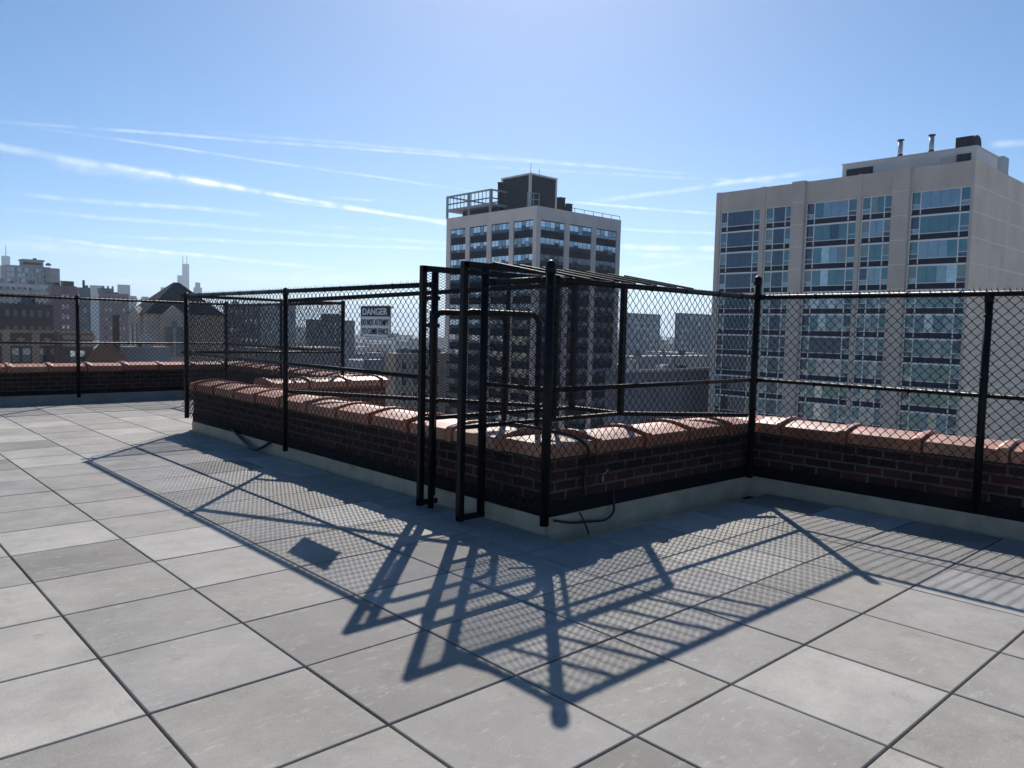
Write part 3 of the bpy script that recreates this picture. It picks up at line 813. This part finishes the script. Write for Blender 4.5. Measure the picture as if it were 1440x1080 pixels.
def rb_window(ww, wh, seed):
    rr = random.Random(seed); far = seed // 77 >= 3; b = MB(); f = .13
    sw = ww * (.16 if ww > 6 else .27)
    th = wh + .95                                             # glazing plus spandrel strip
    b.box(-ww / 2, ww / 2, -.02, .03, -.72, wh + .1, SPANB)
    def fr(x0, x1, z0, z1): b.box(x0, x1, -.10, -.02, z0, z1, FRAME)
    fr(-ww / 2, ww / 2, wh - .04, wh + .20)                   # head
    for x in (-ww / 2, -ww / 2 + sw, ww / 2 - sw - f, ww / 2 - f): fr(x, x + f, -.72, wh - .041)
    fr(-ww / 2 + sw + f + .001, ww / 2 - sw - f - .001, -.06, .03)
    for x0 in (-ww / 2 + f, ww / 2 - sw): fr(x0 + .001, x0 + sw - f - .001, .58, .66); fr(x0 + .001, x0 + sw - f - .001, -.06, .03)
    dk = rr.choice(((GL[1], GL[0]), (GL[1], GL[1]), (GL[1], GL[2]), (GL[0], GL[1]), (GL[0], GL[0])))
    for x0 in (-ww / 2 + f, ww / 2 - sw):
        b.box(x0 + .01, x0 + sw - f - .01, -.06, -.02, .67, wh - .03, rr.choice((GL[2], GL[1], CURT)))
        b.box(x0 + .01, x0 + sw - f - .01, -.06, -.02, .04, .57, rr.choice((GL[2], GL[1], GL[0])))
    a, c = -ww / 2 + sw + f, ww / 2 - sw - f
    if far: dk = (GL[2], GL[2])  # dimmer reflections of the far bays put into the glass colour
    n = 4 if ww > 6 else 2
    for k in range(n):
        x0 = a + (c - a) * k / n + .015; x1 = a + (c - a) * (k + 1) / n - .015
        g = rr.choice((dk[0], dk[1], dk[0] if far else CURT, dk[0], GL[3] if rr.random() < .5 else dk[1]))
        b.box(x0, x1, -.06, -.02, .04, wh - .03, g)
    return b
win_bays(rb, 'L', [(ul(c), ul(a)) for (a, c) in bays], ztop, FR, 12, 2.32, nvar=7, gap=.02, maker=rb_window)
# penthouse, flues, fan, cooling tower
q = at_d(1374, 206, 106); py_ = along(q, (0, 1, 0), 1185); zb = C.z - .5
b = MB(); b.box(q.x, q.x + 9, q.y, q.y + py_, zb, q.z)
for k in range(44):
    y = q.y + .6 + (py_ - 1.2) * k / 43; b.box(q.x - .06, q.x - .001, y, y + .16, zb, q.z - .4)
b.box(q.x - .12, q.x + 9.1, q.y - .1, q.y + py_ + .1, q.z - .001, q.z + .18)
ph = b.build("penthouse", SHEET, rb.e)
def on_ph(px): return along((q.x, q.y, q.z - 1), (0, 1, 0), px)
b = MB(); b.box(q.x - .13, q.x - .02, q.y + on_ph(1228), q.y + on_ph(1191), zb, q.z - .75); b.build("louvre", DARKB, rb.e)
b = MB(); b.box(q.x - .13, q.x - .02, q.y + on_ph(1366), q.y + on_ph(1346), zb, q.z - .75); b.build("louvre", DARKB, rb.e)
b = MB(); b.box(q.x - .13, q.x - .02, q.y + on_ph(1344), q.y + on_ph(1322), zb, q.z - .9); b.build("louvre", CONCB, rb.e)
for px, ptop in ((1259, 197), (1303, 190)):
    y = q.y + on_ph(px); zt_ = at_x(px, ptop, q.x + 1.5).z
    b = MB(); b.tube([(q.x + 1.5, y, q.z), (q.x + 1.5, y, zt_ - .35)], .33, 12); b.build("flue", GREYM, rb.e)
    b = MB(); b.tube([(q.x + 1.5, y, q.z + .18), (q.x + 1.5, y, q.z + .75)], [.55, .36], 12); b.build('flue_collar', DARKB, rb.e); b = MB()
    b.tube([(q.x + 1.5, y, zt_ - .2), (q.x + 1.5, y, zt_ - .08)], .5, 12); b.tube([(q.x + 1.5, y, zt_ - .36), (q.x + 1.5, y, zt_ - .19)], .2, 8); b.build("flue_cap", DARKB, rb.e)
fy = q.y + on_ph(1366); fz = q.z + .2
b = MB(); prof = []
for k in range(13):
    a = math.pi * k / 12; prof.append((q.x + 2.4 - 1.5 * math.cos(a), fz + .25 + 1.6 * math.sin(a) ** .6))
fl = on_ph(1340) - on_ph(1366)
vs = [(x, fy, z) for x, z in prof] + [(x, fy + fl, z) for x, z in prof] + [(q.x + .9, fy, fz), (q.x + 3.9, fy, fz), (q.x + .9, fy + fl, fz), (q.x + 3.9, fy + fl, fz)]
n = 13
b.raw(vs, [(k, k + 1, k + 1 + n, k + n) for k in range(12)] + [tuple([2 * n] + list(range(n)) + [2 * n + 1]), tuple([2 * n + 3] + list(range(2 * n - 1, n - 1, -1)) + [2 * n + 2])] + [(0, n, 2 * n + 2, 2 * n), (n - 1, 2 * n + 1, 2 * n + 3, 2 * n - 1)])
b.box(q.x + .4, q.x + .9, fy + .1, fy + fl - .1, fz + .1, fz + 1.5); b.build("exhaust_fan", DARKB, rb.e)
q2 = at_y(1412, 219, C.y + 3); b = MB(); b.box(q2.x, q2.x + 2.6, q2.y, q2.y + 1.6, C.z - .5, q2.z)
for k in range(8): b.box(q2.x - .05, q2.x + 2.65, q2.y - .06, q2.y - .001, C.z + .1 + k * .33, C.z + .22 + k * .33)
b.build("cooling_unit", GREYM, rb.e)

# ---- church with pyramid roof --------------------------------------------
ch = Block("church_tower", "limestone church tower with black pyramid roof and arched gable windows beyond the far parapet", "church tower", 181, 206, 314, 441, 150, STONE, roof=None)
C = ch.C; s_ = max(ch.LX, ch.LY)
cx, cy = C.x + ch.LX / 2, C.y + ch.LY / 2
zap = at_d(246, 397, 158).z
b = MB(); ov = .5
base = [(C.x - ov, C.y - ov, C.z), (C.x + ch.LX + ov, C.y - ov, C.z), (C.x + ch.LX + ov, C.y + ch.LY + ov, C.z), (C.x - ov, C.y + ch.LY + ov, C.z)]
t = .45; topv = [(cx - t, cy - t, zap), (cx + t, cy - t, zap), (cx + t, cy + t, zap), (cx - t, cy + t, zap)]
b.raw(base + topv, [(3, 2, 1, 0), (4, 5, 6, 7)] + [(k, (k + 1) % 4, (k + 1) % 4 + 4, k + 4) for k in range(4)]); b.build("pyramid_roof", ROOFD, ch.e)
def gable(face, u, w, h, name="gable"):
    b = MB(); z = C.z
    pr = [(-w / 2, z - 11), (w / 2, z - 11), (w / 2, z - .4), (0, z + h), (-w / 2, z - .4)]
    def P(a, zz, o): return (C.x + u + a, C.y + o, zz) if face == 'R' else (C.x + o, C.y + u - a, zz)
    vs = [P(a, zz, -.7) for a, zz in pr] + [P(a, zz, .6) for a, zz in pr]
    b.raw(vs, [(0, 1, 2, 3, 4), (9, 8, 7, 6, 5)] + [(k, k + 5, (k + 1) % 5 + 5, (k + 1) % 5) for k in range(5)]); b.build(name, STONE, ch.e)
    def arch(uc, ww, z0, z1, m, o, nm):
        a = MB(); pts = [(uc - ww / 2, z0), (uc + ww / 2, z0)]
        for k in range(9): an = math.pi * k / 8; pts.append((uc + ww / 2 * math.cos(an), z1 - ww / 2 + ww / 2 * math.sin(an) * 1.25))
        vs = [P(x, zz, o) for x, zz in pts] + [P(x, zz, o + .1) for x, zz in pts]; n = len(pts)
        a.raw(vs, [tuple(range(n)), tuple(range(2 * n - 1, n - 1, -1))] + [(k, k + n, (k + 1) % n + n, (k + 1) % n) for k in range(n)]); a.build(nm, m, ch.e)
    if face == 'R':
        arch(0, w * .72, z - 8.4, z - 1.0, STONE, -.85, "arch_surround")
        for q in (-.19, .19): arch(q * w, w * .27, z - 8.3, z - 2.6, GL[2], -1.0, "arched_window")
        arch(0, w * .2, z - 2.6, z - 1.4, GL[2], -1.0, "arched_window")
    else:
        for q in (-.2, .2): arch(q * w, w * .22, z - 7.2, z - 2.2, GL[2], -.85, "arched_window")
gable('R', along(C, (1, 0, 0), 243), 5.4, 1.7); gable('L', ch.LY * .5, 7.0, 1.5)

def clutter(bl, n, seed, tank=False, x0=None):
    rr = random.Random(seed); C = bl.C; a = x0 or 0
    for k in range(n):
        x = C.x + a + (bl.LX - a) * rr.uniform(.06, .85); y = C.y + bl.LY * rr.uniform(.1, .7); w = rr.uniform(.8, 2.2); h = rr.uniform(.6, 1.7); b = MB()
        if rr.random() < .6:
            b.box(x, x + w, y, y + w * .8, C.z, C.z + h); b.box(x + w * .2, x + w * .8, y + w * .1, y + w * .7, C.z + h, C.z + h * 1.25)
        else: b.tube([(x, y, C.z), (x, y, C.z + h * 1.4)], .18, 8); b.tube([(x, y, C.z + h * 1.4), (x, y, C.z + h * 1.5)], .34, 8)
        b.build("roof_unit", rr.choice((GREYM, DARKB, SLATE)), bl.e)
    if tank:
        x = C.x + a + (bl.LX - a) * .55; y = C.y + bl.LY * .4; r = 1.5; b = MB()
        for sx in (-1, 1):
            for sy in (-1, 1): b.bar((x + sx, y + sy, C.z), (x + sx, y + sy, C.z + 2.6), .2, .2)
        b.tube([(x, y, C.z + 2.6), (x, y, C.z + 5.4)], r, 14); b.tube([(x, y, C.z + 5.4), (x, y, C.z + 6.5)], [r * 1.08, .1], 14); b.build("water_tank", DKBR, bl.e)

# ---- low and middle-distance neighbours, each its own thing -----------------
def m_(name, c, n=.2): return mat(name, c, .9, 0, .25, noise=(.3, n))
BROWN = m_("brown_brick_wall", (.13, .085, .07)); MAROON = m_("maroon_brick_wall", (.15, .085, .09)); GREYW = m_("grey_wall", (.27, .28, .29))
PLUM = m_("plum_brick_wall", (.17, .12, .14)); ORANGE = m_("orange_brick_wall", (.30, .13, .07)); TAN = m_("tan_wall", (.33, .28, .21))
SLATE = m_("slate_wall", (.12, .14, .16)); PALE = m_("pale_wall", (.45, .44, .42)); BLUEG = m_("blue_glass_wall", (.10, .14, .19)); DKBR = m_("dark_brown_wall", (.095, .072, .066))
FARG = m_("far_grey_wall", (.22, .23, .25))
# grey slab with window grid, top left
bl = Block("apartment_slab", "grey apartment slab with a fine window grid and stepped penthouse at the left edge", "apartment block", 7.5, 8, 71, 372, 420, GREYW, lmin=14)
bl.grid('R', .4, bl.LX - .4, 12, bl.C.z - 1.2, 3.0, 8, (bl.LX - .8) / 12 * .82, 2.1, [GL[2], GL[2], GL[0]], mullions=2, frame=FRAME)
q = at_d(71.2, 377, 424); b = MB(); b.box(q.x, q.x + along(q, (1, 0, 0), 84), q.y, q.y + 12, GZ, q.z); b.build("side_wing", GREYW, bl.e)
q = at_d(32, 364, 424); lx = along(q, (1, 0, 0), 61); b = MB(); b.box(q.x, q.x + lx, q.y, q.y + 9, bl.C.z, q.z - .8); b.box(q.x - .5, q.x + lx + .5, q.y - .5, q.y + 9.5, q.z - .8, q.z); b.build("penthouse", GREYW, bl.e)
b = MB(); b.box(q.x, q.x + lx * .9, q.y - .08, q.y - .002, bl.C.z + .7, bl.C.z + 2.0); b.build("louvre", DARKB, bl.e)
for k in (.58, .66):
    b = MB(); b.tube([(q.x + lx * k, q.y + 2, q.z), (q.x + lx * k, q.y + 2, q.z + .9)], .6, 6); b.build("roof_vent", DARKB, bl.e)
q = at_d(68, 370, 425); b = MB(); b.dome((q.x, q.y, bl.C.z + .3), 1.5, 8, 3); b.build("roof_dish", DARKB, bl.e)
# balconied rooftop block in front of it
bl = Block("balcony_block", "pale block with jumbled balconies and roof rails below the grey slab", "apartment block", -31, -30, 72, 396, 330, PALE)
u0 = along(bl.C, (1, 0, 0), -2)
bl.grid('R', u0, bl.LX - .5, 9, bl.C.z - 1.4, 3.1, 5, (bl.LX - u0) / 9 * .7, 1.7, [GL[2], GL[0], GL[2]], mullions=2, frame=FRAME)
for k in range(6):
    u = u0 + 1 + k * 3.6; h = random.uniform(.6, 2.0); b = MB(); b.box(bl.C.x + u, bl.C.x + u + random.uniform(1.2, 3), bl.C.y + 2, bl.C.y + 6, bl.C.z, bl.C.z + h); b.build("roof_hut", SLATE if k % 2 else GREYW, bl.e)
for r in range(4):
    for k in range(4):
        u = u0 + .6 + k * 5.6; z = bl.C.z - 3.6 - r * 3.1; b = MB(); b.box(bl.C.x + u, bl.C.x + u + 3.6, bl.C.y - 1.3, bl.C.y - .001, z, z + .2); b.box(bl.C.x + u, bl.C.x + u + 3.6, bl.C.y - 1.3, bl.C.y - 1.2, z + .2, z + 1.1); b.build("balcony", GREYW, bl.e)
# plum slab pair with chimney
bl = Block("plum_slab", "plain plum brick slab left of the far fence post with white stair windows", "apartment block", 70, 72, 108, 401, 260, PLUM)
clutter(bl, 3, 1)
bl.grid('R', 2.8, bl.LX - 2.2, 2, bl.C.z - 3, 3.4, 9, .7, 1.3, [BLIND, GL[3]], frame=FRAME)
q = at_d(90, 395, 266); b = MB(); b.box(q.x, q.x + along(q, (1, 0, 0), 104), q.y, q.y + 4, bl.C.z, q.z); b.build("roof_hut", DKBR, bl.e)
bl = Block("slate_slab", "dark slate slab with a thin chimney right behind the far fence post", "apartment block", 109, 111, 127, 404, 300, SLATE)
clutter(bl, 2, 2)
bl.grid('R', .6, bl.LX - .6, 1, bl.C.z - 4, 4, 8, .9, 1.6, [BLIND, GL[0]], frame=FRAME)
q = at_d(117.5, 394, 302); b = MB(); b.tube([(q.x, q.y, bl.C.z), (q.x, q.y, q.z)], .45, 8); b.build("chimney", DARKB, bl.e)
# dark brown mass
bl = Block("brown_block", "dark brown brick block filling the fence at the left edge above the low windowed front", "apartment block", -60, -58, 75, 424, 150, DKBR)
clutter(bl, 5, 3, False, along(bl.C, (1, 0, 0), 2))
bl.grid('R', along(bl.C, (1, 0, 0), 4), along(bl.C, (1, 0, 0), 72), 6, bl.C.z - 1.2, 3.2, 2, .9, 1.5, [GL[2]], frame=DKBR)
# low windowed brick front
bl = Block("low_brick_building", "low brick building with stone cornice and paired sash windows behind the far left parapet", "building", -70, -68, 84, 463.5, 108, BROWN)
C = bl.C
b = MB(); b.box(C.x - .1, C.x + bl.LX + .15, C.y - .25, C.y - .001, C.z - .35, C.z + .1); b.box(C.x, C.x + bl.LX, C.y - .12, C.y - .001, C.z - 2.2, C.z - 1.95)
for px in (-38, 8, 50):
    u = along(C, (1, 0, 0), px); b.box(C.x + u - .5, C.x + u + .5, C.y - .2, C.y - .002, C.z - 12, C.z - .36)
b.build("stone_trim", TAN, bl.e)
def sash(ww, wh, seed):
    rr = random.Random(seed); b = MB(); b.box(-ww / 2, ww / 2, -.05, .05, 0, wh, FRAMED)
    b.box(-ww / 2 + .1, ww / 2 - .1, -.08, -.05, .1, wh / 2 - .05, GL[2]); b.box(-ww / 2 + .1, ww / 2 - .1, -.08, -.05, wh / 2 + .05, wh - .1, rr.choice((GL[0], BLIND, GL[2]))); return b
win_bays(bl, 'R', [(along(C, (1, 0, 0), a), along(C, (1, 0, 0), c)) for a, c in ((-30, -19), (-14, -3), (15, 27), (30, 43), (54, 66), (69, 81))], C.z - 2.5, 3.6, 3, 2.2, gap=.02, maker=sash)
b = MB()
for px in (29, 66):
    u = along(C, (1, 0, 0), px); z = C.z - 1.3; vs = [(C.x + u - .6, C.y - .05, z), (C.x + u, C.y - .05, z - .4), (C.x + u + .6, C.y - .05, z), (C.x + u, C.y - .05, z + .4)]
    b.raw(vs + [(x, y + .06, z2) for x, y, z2 in vs], [(0, 1, 2, 3), (0, 4, 5, 1), (1, 5, 6, 2), (2, 6, 7, 3), (3, 7, 4, 0)])
b.build("stone_diamond", TAN, bl.e)
bl = Block("low_brick_building", "low maroon brick building with panelled parapet beside the far fence post", "building", 84.4, 85, 131, 466, 112, MAROON)
C = bl.C
b = MB(); b.box(C.x - .1, C.x + bl.LX, C.y - .2, C.y - .001, C.z - .3, C.z + .1)
for k in range(2):
    for r in range(2): b.box(C.x + .3 + k * 2.3, C.x + 2.3 + k * 2.3, C.y - .08, C.y - .001, C.z - 1.2 - r * 1.0, C.z - .5 - r * 1.0)
b.build("stone_trim", TAN, bl.e)
win_bays(bl, 'R', [(along(C, (1, 0, 0), a), along(C, (1, 0, 0), c)) for a, c in ((97, 106), (110, 120))], C.z - 2.7, 3.6, 3, 2.0, gap=.02, maker=sash)
# orange gable
def gabled(name, label, pxL, pxC, pxR, py, d, m, rise):
    bl = Block(name, label, "house", pxL, pxC, pxR, py, d, m, roof=None); C = bl.C
    b = MB(); y0, y1 = C.y - .3, C.y + bl.LY + .3
    vs = [(C.x - .3, y0, C.z), (C.x + bl.LX + .3, y0, C.z), (C.x + bl.LX + .3, y1, C.z), (C.x - .3, y1, C.z), (C.x + bl.LX * .3, (y0 + y1) / 2, C.z + rise), (C.x + bl.LX * .7, (y0 + y1) / 2, C.z + rise)]
    b.raw(vs, [(3, 2, 1, 0), (0, 1, 5, 4), (1, 2, 5), (2, 3, 4, 5), (3, 0, 4)]); b.build("roof", ORANGE, bl.e); return bl
gabled("orange_roof_house", "small house with orange tiled roof just over the far left parapet", 131.5, 132, 177, 508, 112, BROWN, 2.4)
bl = Block("grey_annex", "flat grey wall between the orange roof and the church tower", "building", 175.5, 176, 240, 488, 118, FARG)
clutter(bl, 3, 12)
b = MB(); q = at_d(164, 443, 116); b.box(q.x - .38, q.x + .38, q.y, q.y + .8, GZ, q.z - .3); b.box(q.x - .46, q.x + .46, q.y - .08, q.y + .88, q.z - .3, q.z)
tag(b.build("chimney_stack", DKBR, origin=(q.x, q.y, GZ)), "slim dark chimney stack left of the church tower", "chimney")
bl = Block("plum_tower", "hazy plum brick tower with a small penthouse between the far fence post and the church", "tower", 139, 142, 181, 412, 420, PLUM)
clutter(bl, 3, 4)
bl.grid('R', 1.2, bl.LX - 1.5, 5, bl.C.z - 3, 5, 7, 1.3, 2, [GL[2], GL[0]], frame=PLUM)
q = at_d(143, 405, 424); b = MB(); b.box(q.x, q.x + along(q, (1, 0, 0), 160), q.y, q.y + 8, bl.C.z, q.z)
for k in range(3): b.tube([(q.x + 1 + 2.4 * k, q.y + 1, q.z), (q.x + 1 + 2.4 * k, q.y + 1, q.z + 1.3)], .5, 6)
b.build("penthouse", SLATE, bl.e)
# behind the long fence
bl = Block("plum_block", "hazy plum block with dotted windows right of the church roof seen through the long fence", "apartment block", 316, 319, 366, 428, 330, PLUM)
clutter(bl, 5, 5)
bl.grid('R', 1, bl.LX - 1, 6, bl.C.z - 2, 4, 6, 1.2, 1.8, [GL[0], BLIND, GL[2]], frame=PLUM)
bl = Block("blue_tower", "pale blue hazy tower block behind the post of the long fence", "tower", 366, 372, 416, 427, 900, BLUEG)
bl.grid('R', 1, bl.LX - 1, 7, bl.C.z - 3, 7, 5, 3.2, 3.4, [GL[0], GL[2]], frame=BLUEG)
bl = Block("slate_block", "dark green-grey block with a raised centre left of the danger sign", "apartment block", 430, 436, 499, 449, 430, SLATE)
clutter(bl, 6, 6)
bl.grid('R', 1, bl.LX - 1, 8, bl.C.z - 2, 4.4, 4, 1.5, 2, [GL[2], GL[0]], frame=SLATE)
q = at_d(461, 441, 436); b = MB(); b.box(q.x, q.x + along(q, (1, 0, 0), 483), q.y, q.y + 8, bl.C.z, q.z); b.build("roof_hut", SLATE, bl.e)
bl = Block("tan_midrise", "tan masonry midrise with rows of windows between the danger sign and the ladder cage", "apartment block", 552, 556, 640, 497, 165, TAN, roof=LIGHTROOF)
clutter(bl, 6, 7)
bl.grid('R', .8, bl.LX - .6, 5, bl.C.z - 1.6, 3.4, 6, 1.5, 2.0, [GL[2], GL[0], GL[2]], frame=FRAME)
bl = Block("flat_roof_building", "flat white-roofed low building just below the danger sign", "building", 514, 520, 556, 506, 260, SLATE, roof=LIGHTROOF)
clutter(bl, 4, 10)
bl = Block("flat_roof_building", "low slate building with bright roof edge far below the second row of the danger sign", "building", 500, 505, 592, 497.5, 420, SLATE, roof=LIGHTROOF)
clutter(bl, 5, 11)
bl = Block("grey_block", "broad grey-mauve flat block low behind the fence between tower and concrete block", "building", 868, 878, 1004, 523, 125, m_("mauve_wall", (.20, .19, .22)), roof=LIGHTROOF)
clutter(bl, 8, 8)
b = MB(); C = bl.C; b.box(C.x - .1, C.x + bl.LX + .1, C.y - .1, C.y + .25, C.z - .12, C.z + .3); b.build("parapet_cap", PALE, bl.e)
bl = Block("grey_block", "lower grey block with thin white roof edge right of the tower in the haze", "building", 880, 886, 1000, 501, 260, FARG, roof=LIGHTROOF)
clutter(bl, 6, 9)
bl = Block("far_slab", "hazy blue slab tower just right of the fence post beside the centre tower", "tower", 878, 884, 929, 440, 640, BLUEG)
bl.grid('R', .8, bl.LX - .8, 9, bl.C.z - 2, 4.6, 6, bl.LX / 9 * .5, 2.4, [GL[0], GL[2]], frame=BLUEG)
bl = Block("far_slab", "hazy blue slab tower touching the left edge of the wide concrete block", "tower", 951, 956, 1010, 440, 560, BLUEG)
bl.grid('R', .8, bl.LX - .8, 9, bl.C.z - 2, 4.6, 6, bl.LX / 9 * .5, 2.4, [GL[0], GL[2]], frame=BLUEG)
# skyline
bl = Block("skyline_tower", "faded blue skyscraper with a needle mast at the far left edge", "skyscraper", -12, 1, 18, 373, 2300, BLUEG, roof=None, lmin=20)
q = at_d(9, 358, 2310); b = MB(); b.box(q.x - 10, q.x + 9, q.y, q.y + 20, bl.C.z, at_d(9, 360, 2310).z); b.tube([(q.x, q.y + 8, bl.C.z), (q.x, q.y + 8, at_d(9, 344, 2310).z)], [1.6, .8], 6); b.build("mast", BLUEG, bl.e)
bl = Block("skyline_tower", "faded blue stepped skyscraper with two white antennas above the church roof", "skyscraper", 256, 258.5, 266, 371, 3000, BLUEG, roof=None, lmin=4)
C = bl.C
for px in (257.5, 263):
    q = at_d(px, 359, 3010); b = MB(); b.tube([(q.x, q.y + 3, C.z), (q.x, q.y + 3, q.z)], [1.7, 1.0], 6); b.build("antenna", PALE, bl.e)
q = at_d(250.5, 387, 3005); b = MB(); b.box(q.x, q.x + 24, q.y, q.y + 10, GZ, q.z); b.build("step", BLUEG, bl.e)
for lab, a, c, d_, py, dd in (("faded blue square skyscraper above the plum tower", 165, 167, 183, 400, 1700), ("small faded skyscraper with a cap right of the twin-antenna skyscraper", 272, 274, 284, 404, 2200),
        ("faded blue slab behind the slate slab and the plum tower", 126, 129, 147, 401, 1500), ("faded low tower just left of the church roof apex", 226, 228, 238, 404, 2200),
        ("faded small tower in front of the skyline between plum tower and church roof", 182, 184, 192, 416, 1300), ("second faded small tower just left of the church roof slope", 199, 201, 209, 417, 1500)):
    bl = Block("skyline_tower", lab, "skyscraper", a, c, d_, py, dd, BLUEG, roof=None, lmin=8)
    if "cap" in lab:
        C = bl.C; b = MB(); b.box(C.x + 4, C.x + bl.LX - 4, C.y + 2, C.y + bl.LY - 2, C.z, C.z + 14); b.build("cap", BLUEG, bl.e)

# ---- ground and the mass of far roofs ----------------------------------------
b = MB(); b.box(-9000, 12000, -3000, 14000, GZ - 2, GZ)
tag(b.build("ground", mat("street_ground", (.44, .40, .34), .95, 0, .2, noise=(.02, .4))), None, None, kind="structure")
b = MB(); rr = random.Random(11)
keep = []
for d in [250, 330, 420, 520, 640, 780, 950, 1150, 1400, 1700, 2050, 2450, 2900]:
    n = 34
    for k in range(n):
        px = -40 + 1120 * (k + rr.random()) / n
        if d < 520 and (px < 335 or 590 < px < 885): continue
        dd = d * rr.uniform(.93, 1.1)
        p = at_d(px, 470, dd); w = rr.uniform(.018, .04) * d * .9 + 8; l = rr.uniform(10, 30) + .01 * d
        h = (rr.uniform(6, 20) if rr.random() < .75 else rr.uniform(18, 42)) * (1 if d < 1000 else 1.15)
        zt = GZ + h
        g = rr.uniform(.10, .34); tint = rr.choice(((1, 1, 1), (1.05, .9, .82), (.9, .98, 1.05), (1.05, .85, .75)))
        c = tuple(g * t for t in tint)
        b.box(p.x, p.x + w, p.y, p.y + l, GZ, zt, None, c)
        g2 = rr.choice((.12, .3, .3, .6)); b.box(p.x + .4, p.x + w - .4, p.y + .4, p.y + l - .4, zt - .2, zt + .03, None, G(g2))
        if rr.random() < .5: b.box(p.x + w * .3, p.x + w * .6, p.y + l * .3, p.y + l * .6, zt + .03, zt + rr.uniform(2, 5), None, G(g * .8))
tag(b.build("city_rooftops", attr_mat("city_tones")), "mass of far low roofs fading into the haze", "city", kind="stuff")
# distant tree line between the roofs
b = MB()
for k in range(2600):
    d = rr.uniform(240, 900); px = rr.uniform(330, 1010)
    if d < 420 and 560 < px < 890: continue
    p = at_d(px, 470, d); zc = GZ + rr.uniform(4, 15); s = rr.uniform(1.2, 3.4); g = rr.uniform(.05, .11)
    a = rr.uniform(0, 3.14)
    vs = [(p.x + s * math.cos(a + q * 2.1) * (1 - z * .3), p.y + s * math.sin(a + q * 2.1) * (1 - z * .3), zc + z * s * .8 + rr.uniform(-.5, .5)) for z in (0, 1) for q in range(3)]
    b.raw(vs, [(0, 1, 2), (3, 5, 4), (0, 3, 4, 1), (1, 4, 5, 2), (2, 5, 3, 0)], None, (g * 1.05, g, g * .8))
tag(b.build("street_trees", attr_mat("bare_tree_tones")), "brown mass of bare street trees among far roofs", "trees", kind="stuff")

# ---- haze --------------------------------------------------------------------
HM = bpy.data.materials.new("haze_air"); HM.use_nodes = True
h = HM.node_tree; h.nodes.clear(); ho = h.nodes.new("ShaderNodeOutputMaterial"); pv = h.nodes.new("ShaderNodeVolumePrincipled")
pv.inputs["Color"].default_value = (.66, .82, 1, 1); pv.inputs["Density"].default_value = HAZE; pv.inputs["Anisotropy"].default_value = .35
h.links.new(pv.outputs[0], ho.inputs["Volume"])
ztop_all = max((o.matrix_basis.translation.z for o in bpy.data.objects), default=0)
b = MB(); b.box(-9500, 12500, -3500, 14500, GZ - 3, 263)
tag(b.build("haze", HM), None, None, kind="stuff")

# ---- move every Empty to the base of its thing (children keep their place) -----
for o in [o for o in bpy.data.objects if o.type == 'EMPTY']:
    loc = EMPTY_LOC.get(o.name)
    if loc is None or loc.length == 0: continue
    for c in o.children: c.location = c.location - loc
    o.location = loc

# ------------------------------------------------------------------ render settings
SC.view_settings.view_transform = 'Standard'; SC.view_settings.look = 'None'
SC.view_settings.gamma = 1; SC.view_settings.use_curve_mapping = False
SC.view_settings.exposure = EXPO
cy = SC.cycles
cy.max_bounces = 6; cy.diffuse_bounces = 3; cy.glossy_bounces = 3; cy.volume_bounces = 0; cy.transmission_bounces = 2
cy.use_denoising = True
cy.sample_clamp_indirect = 6
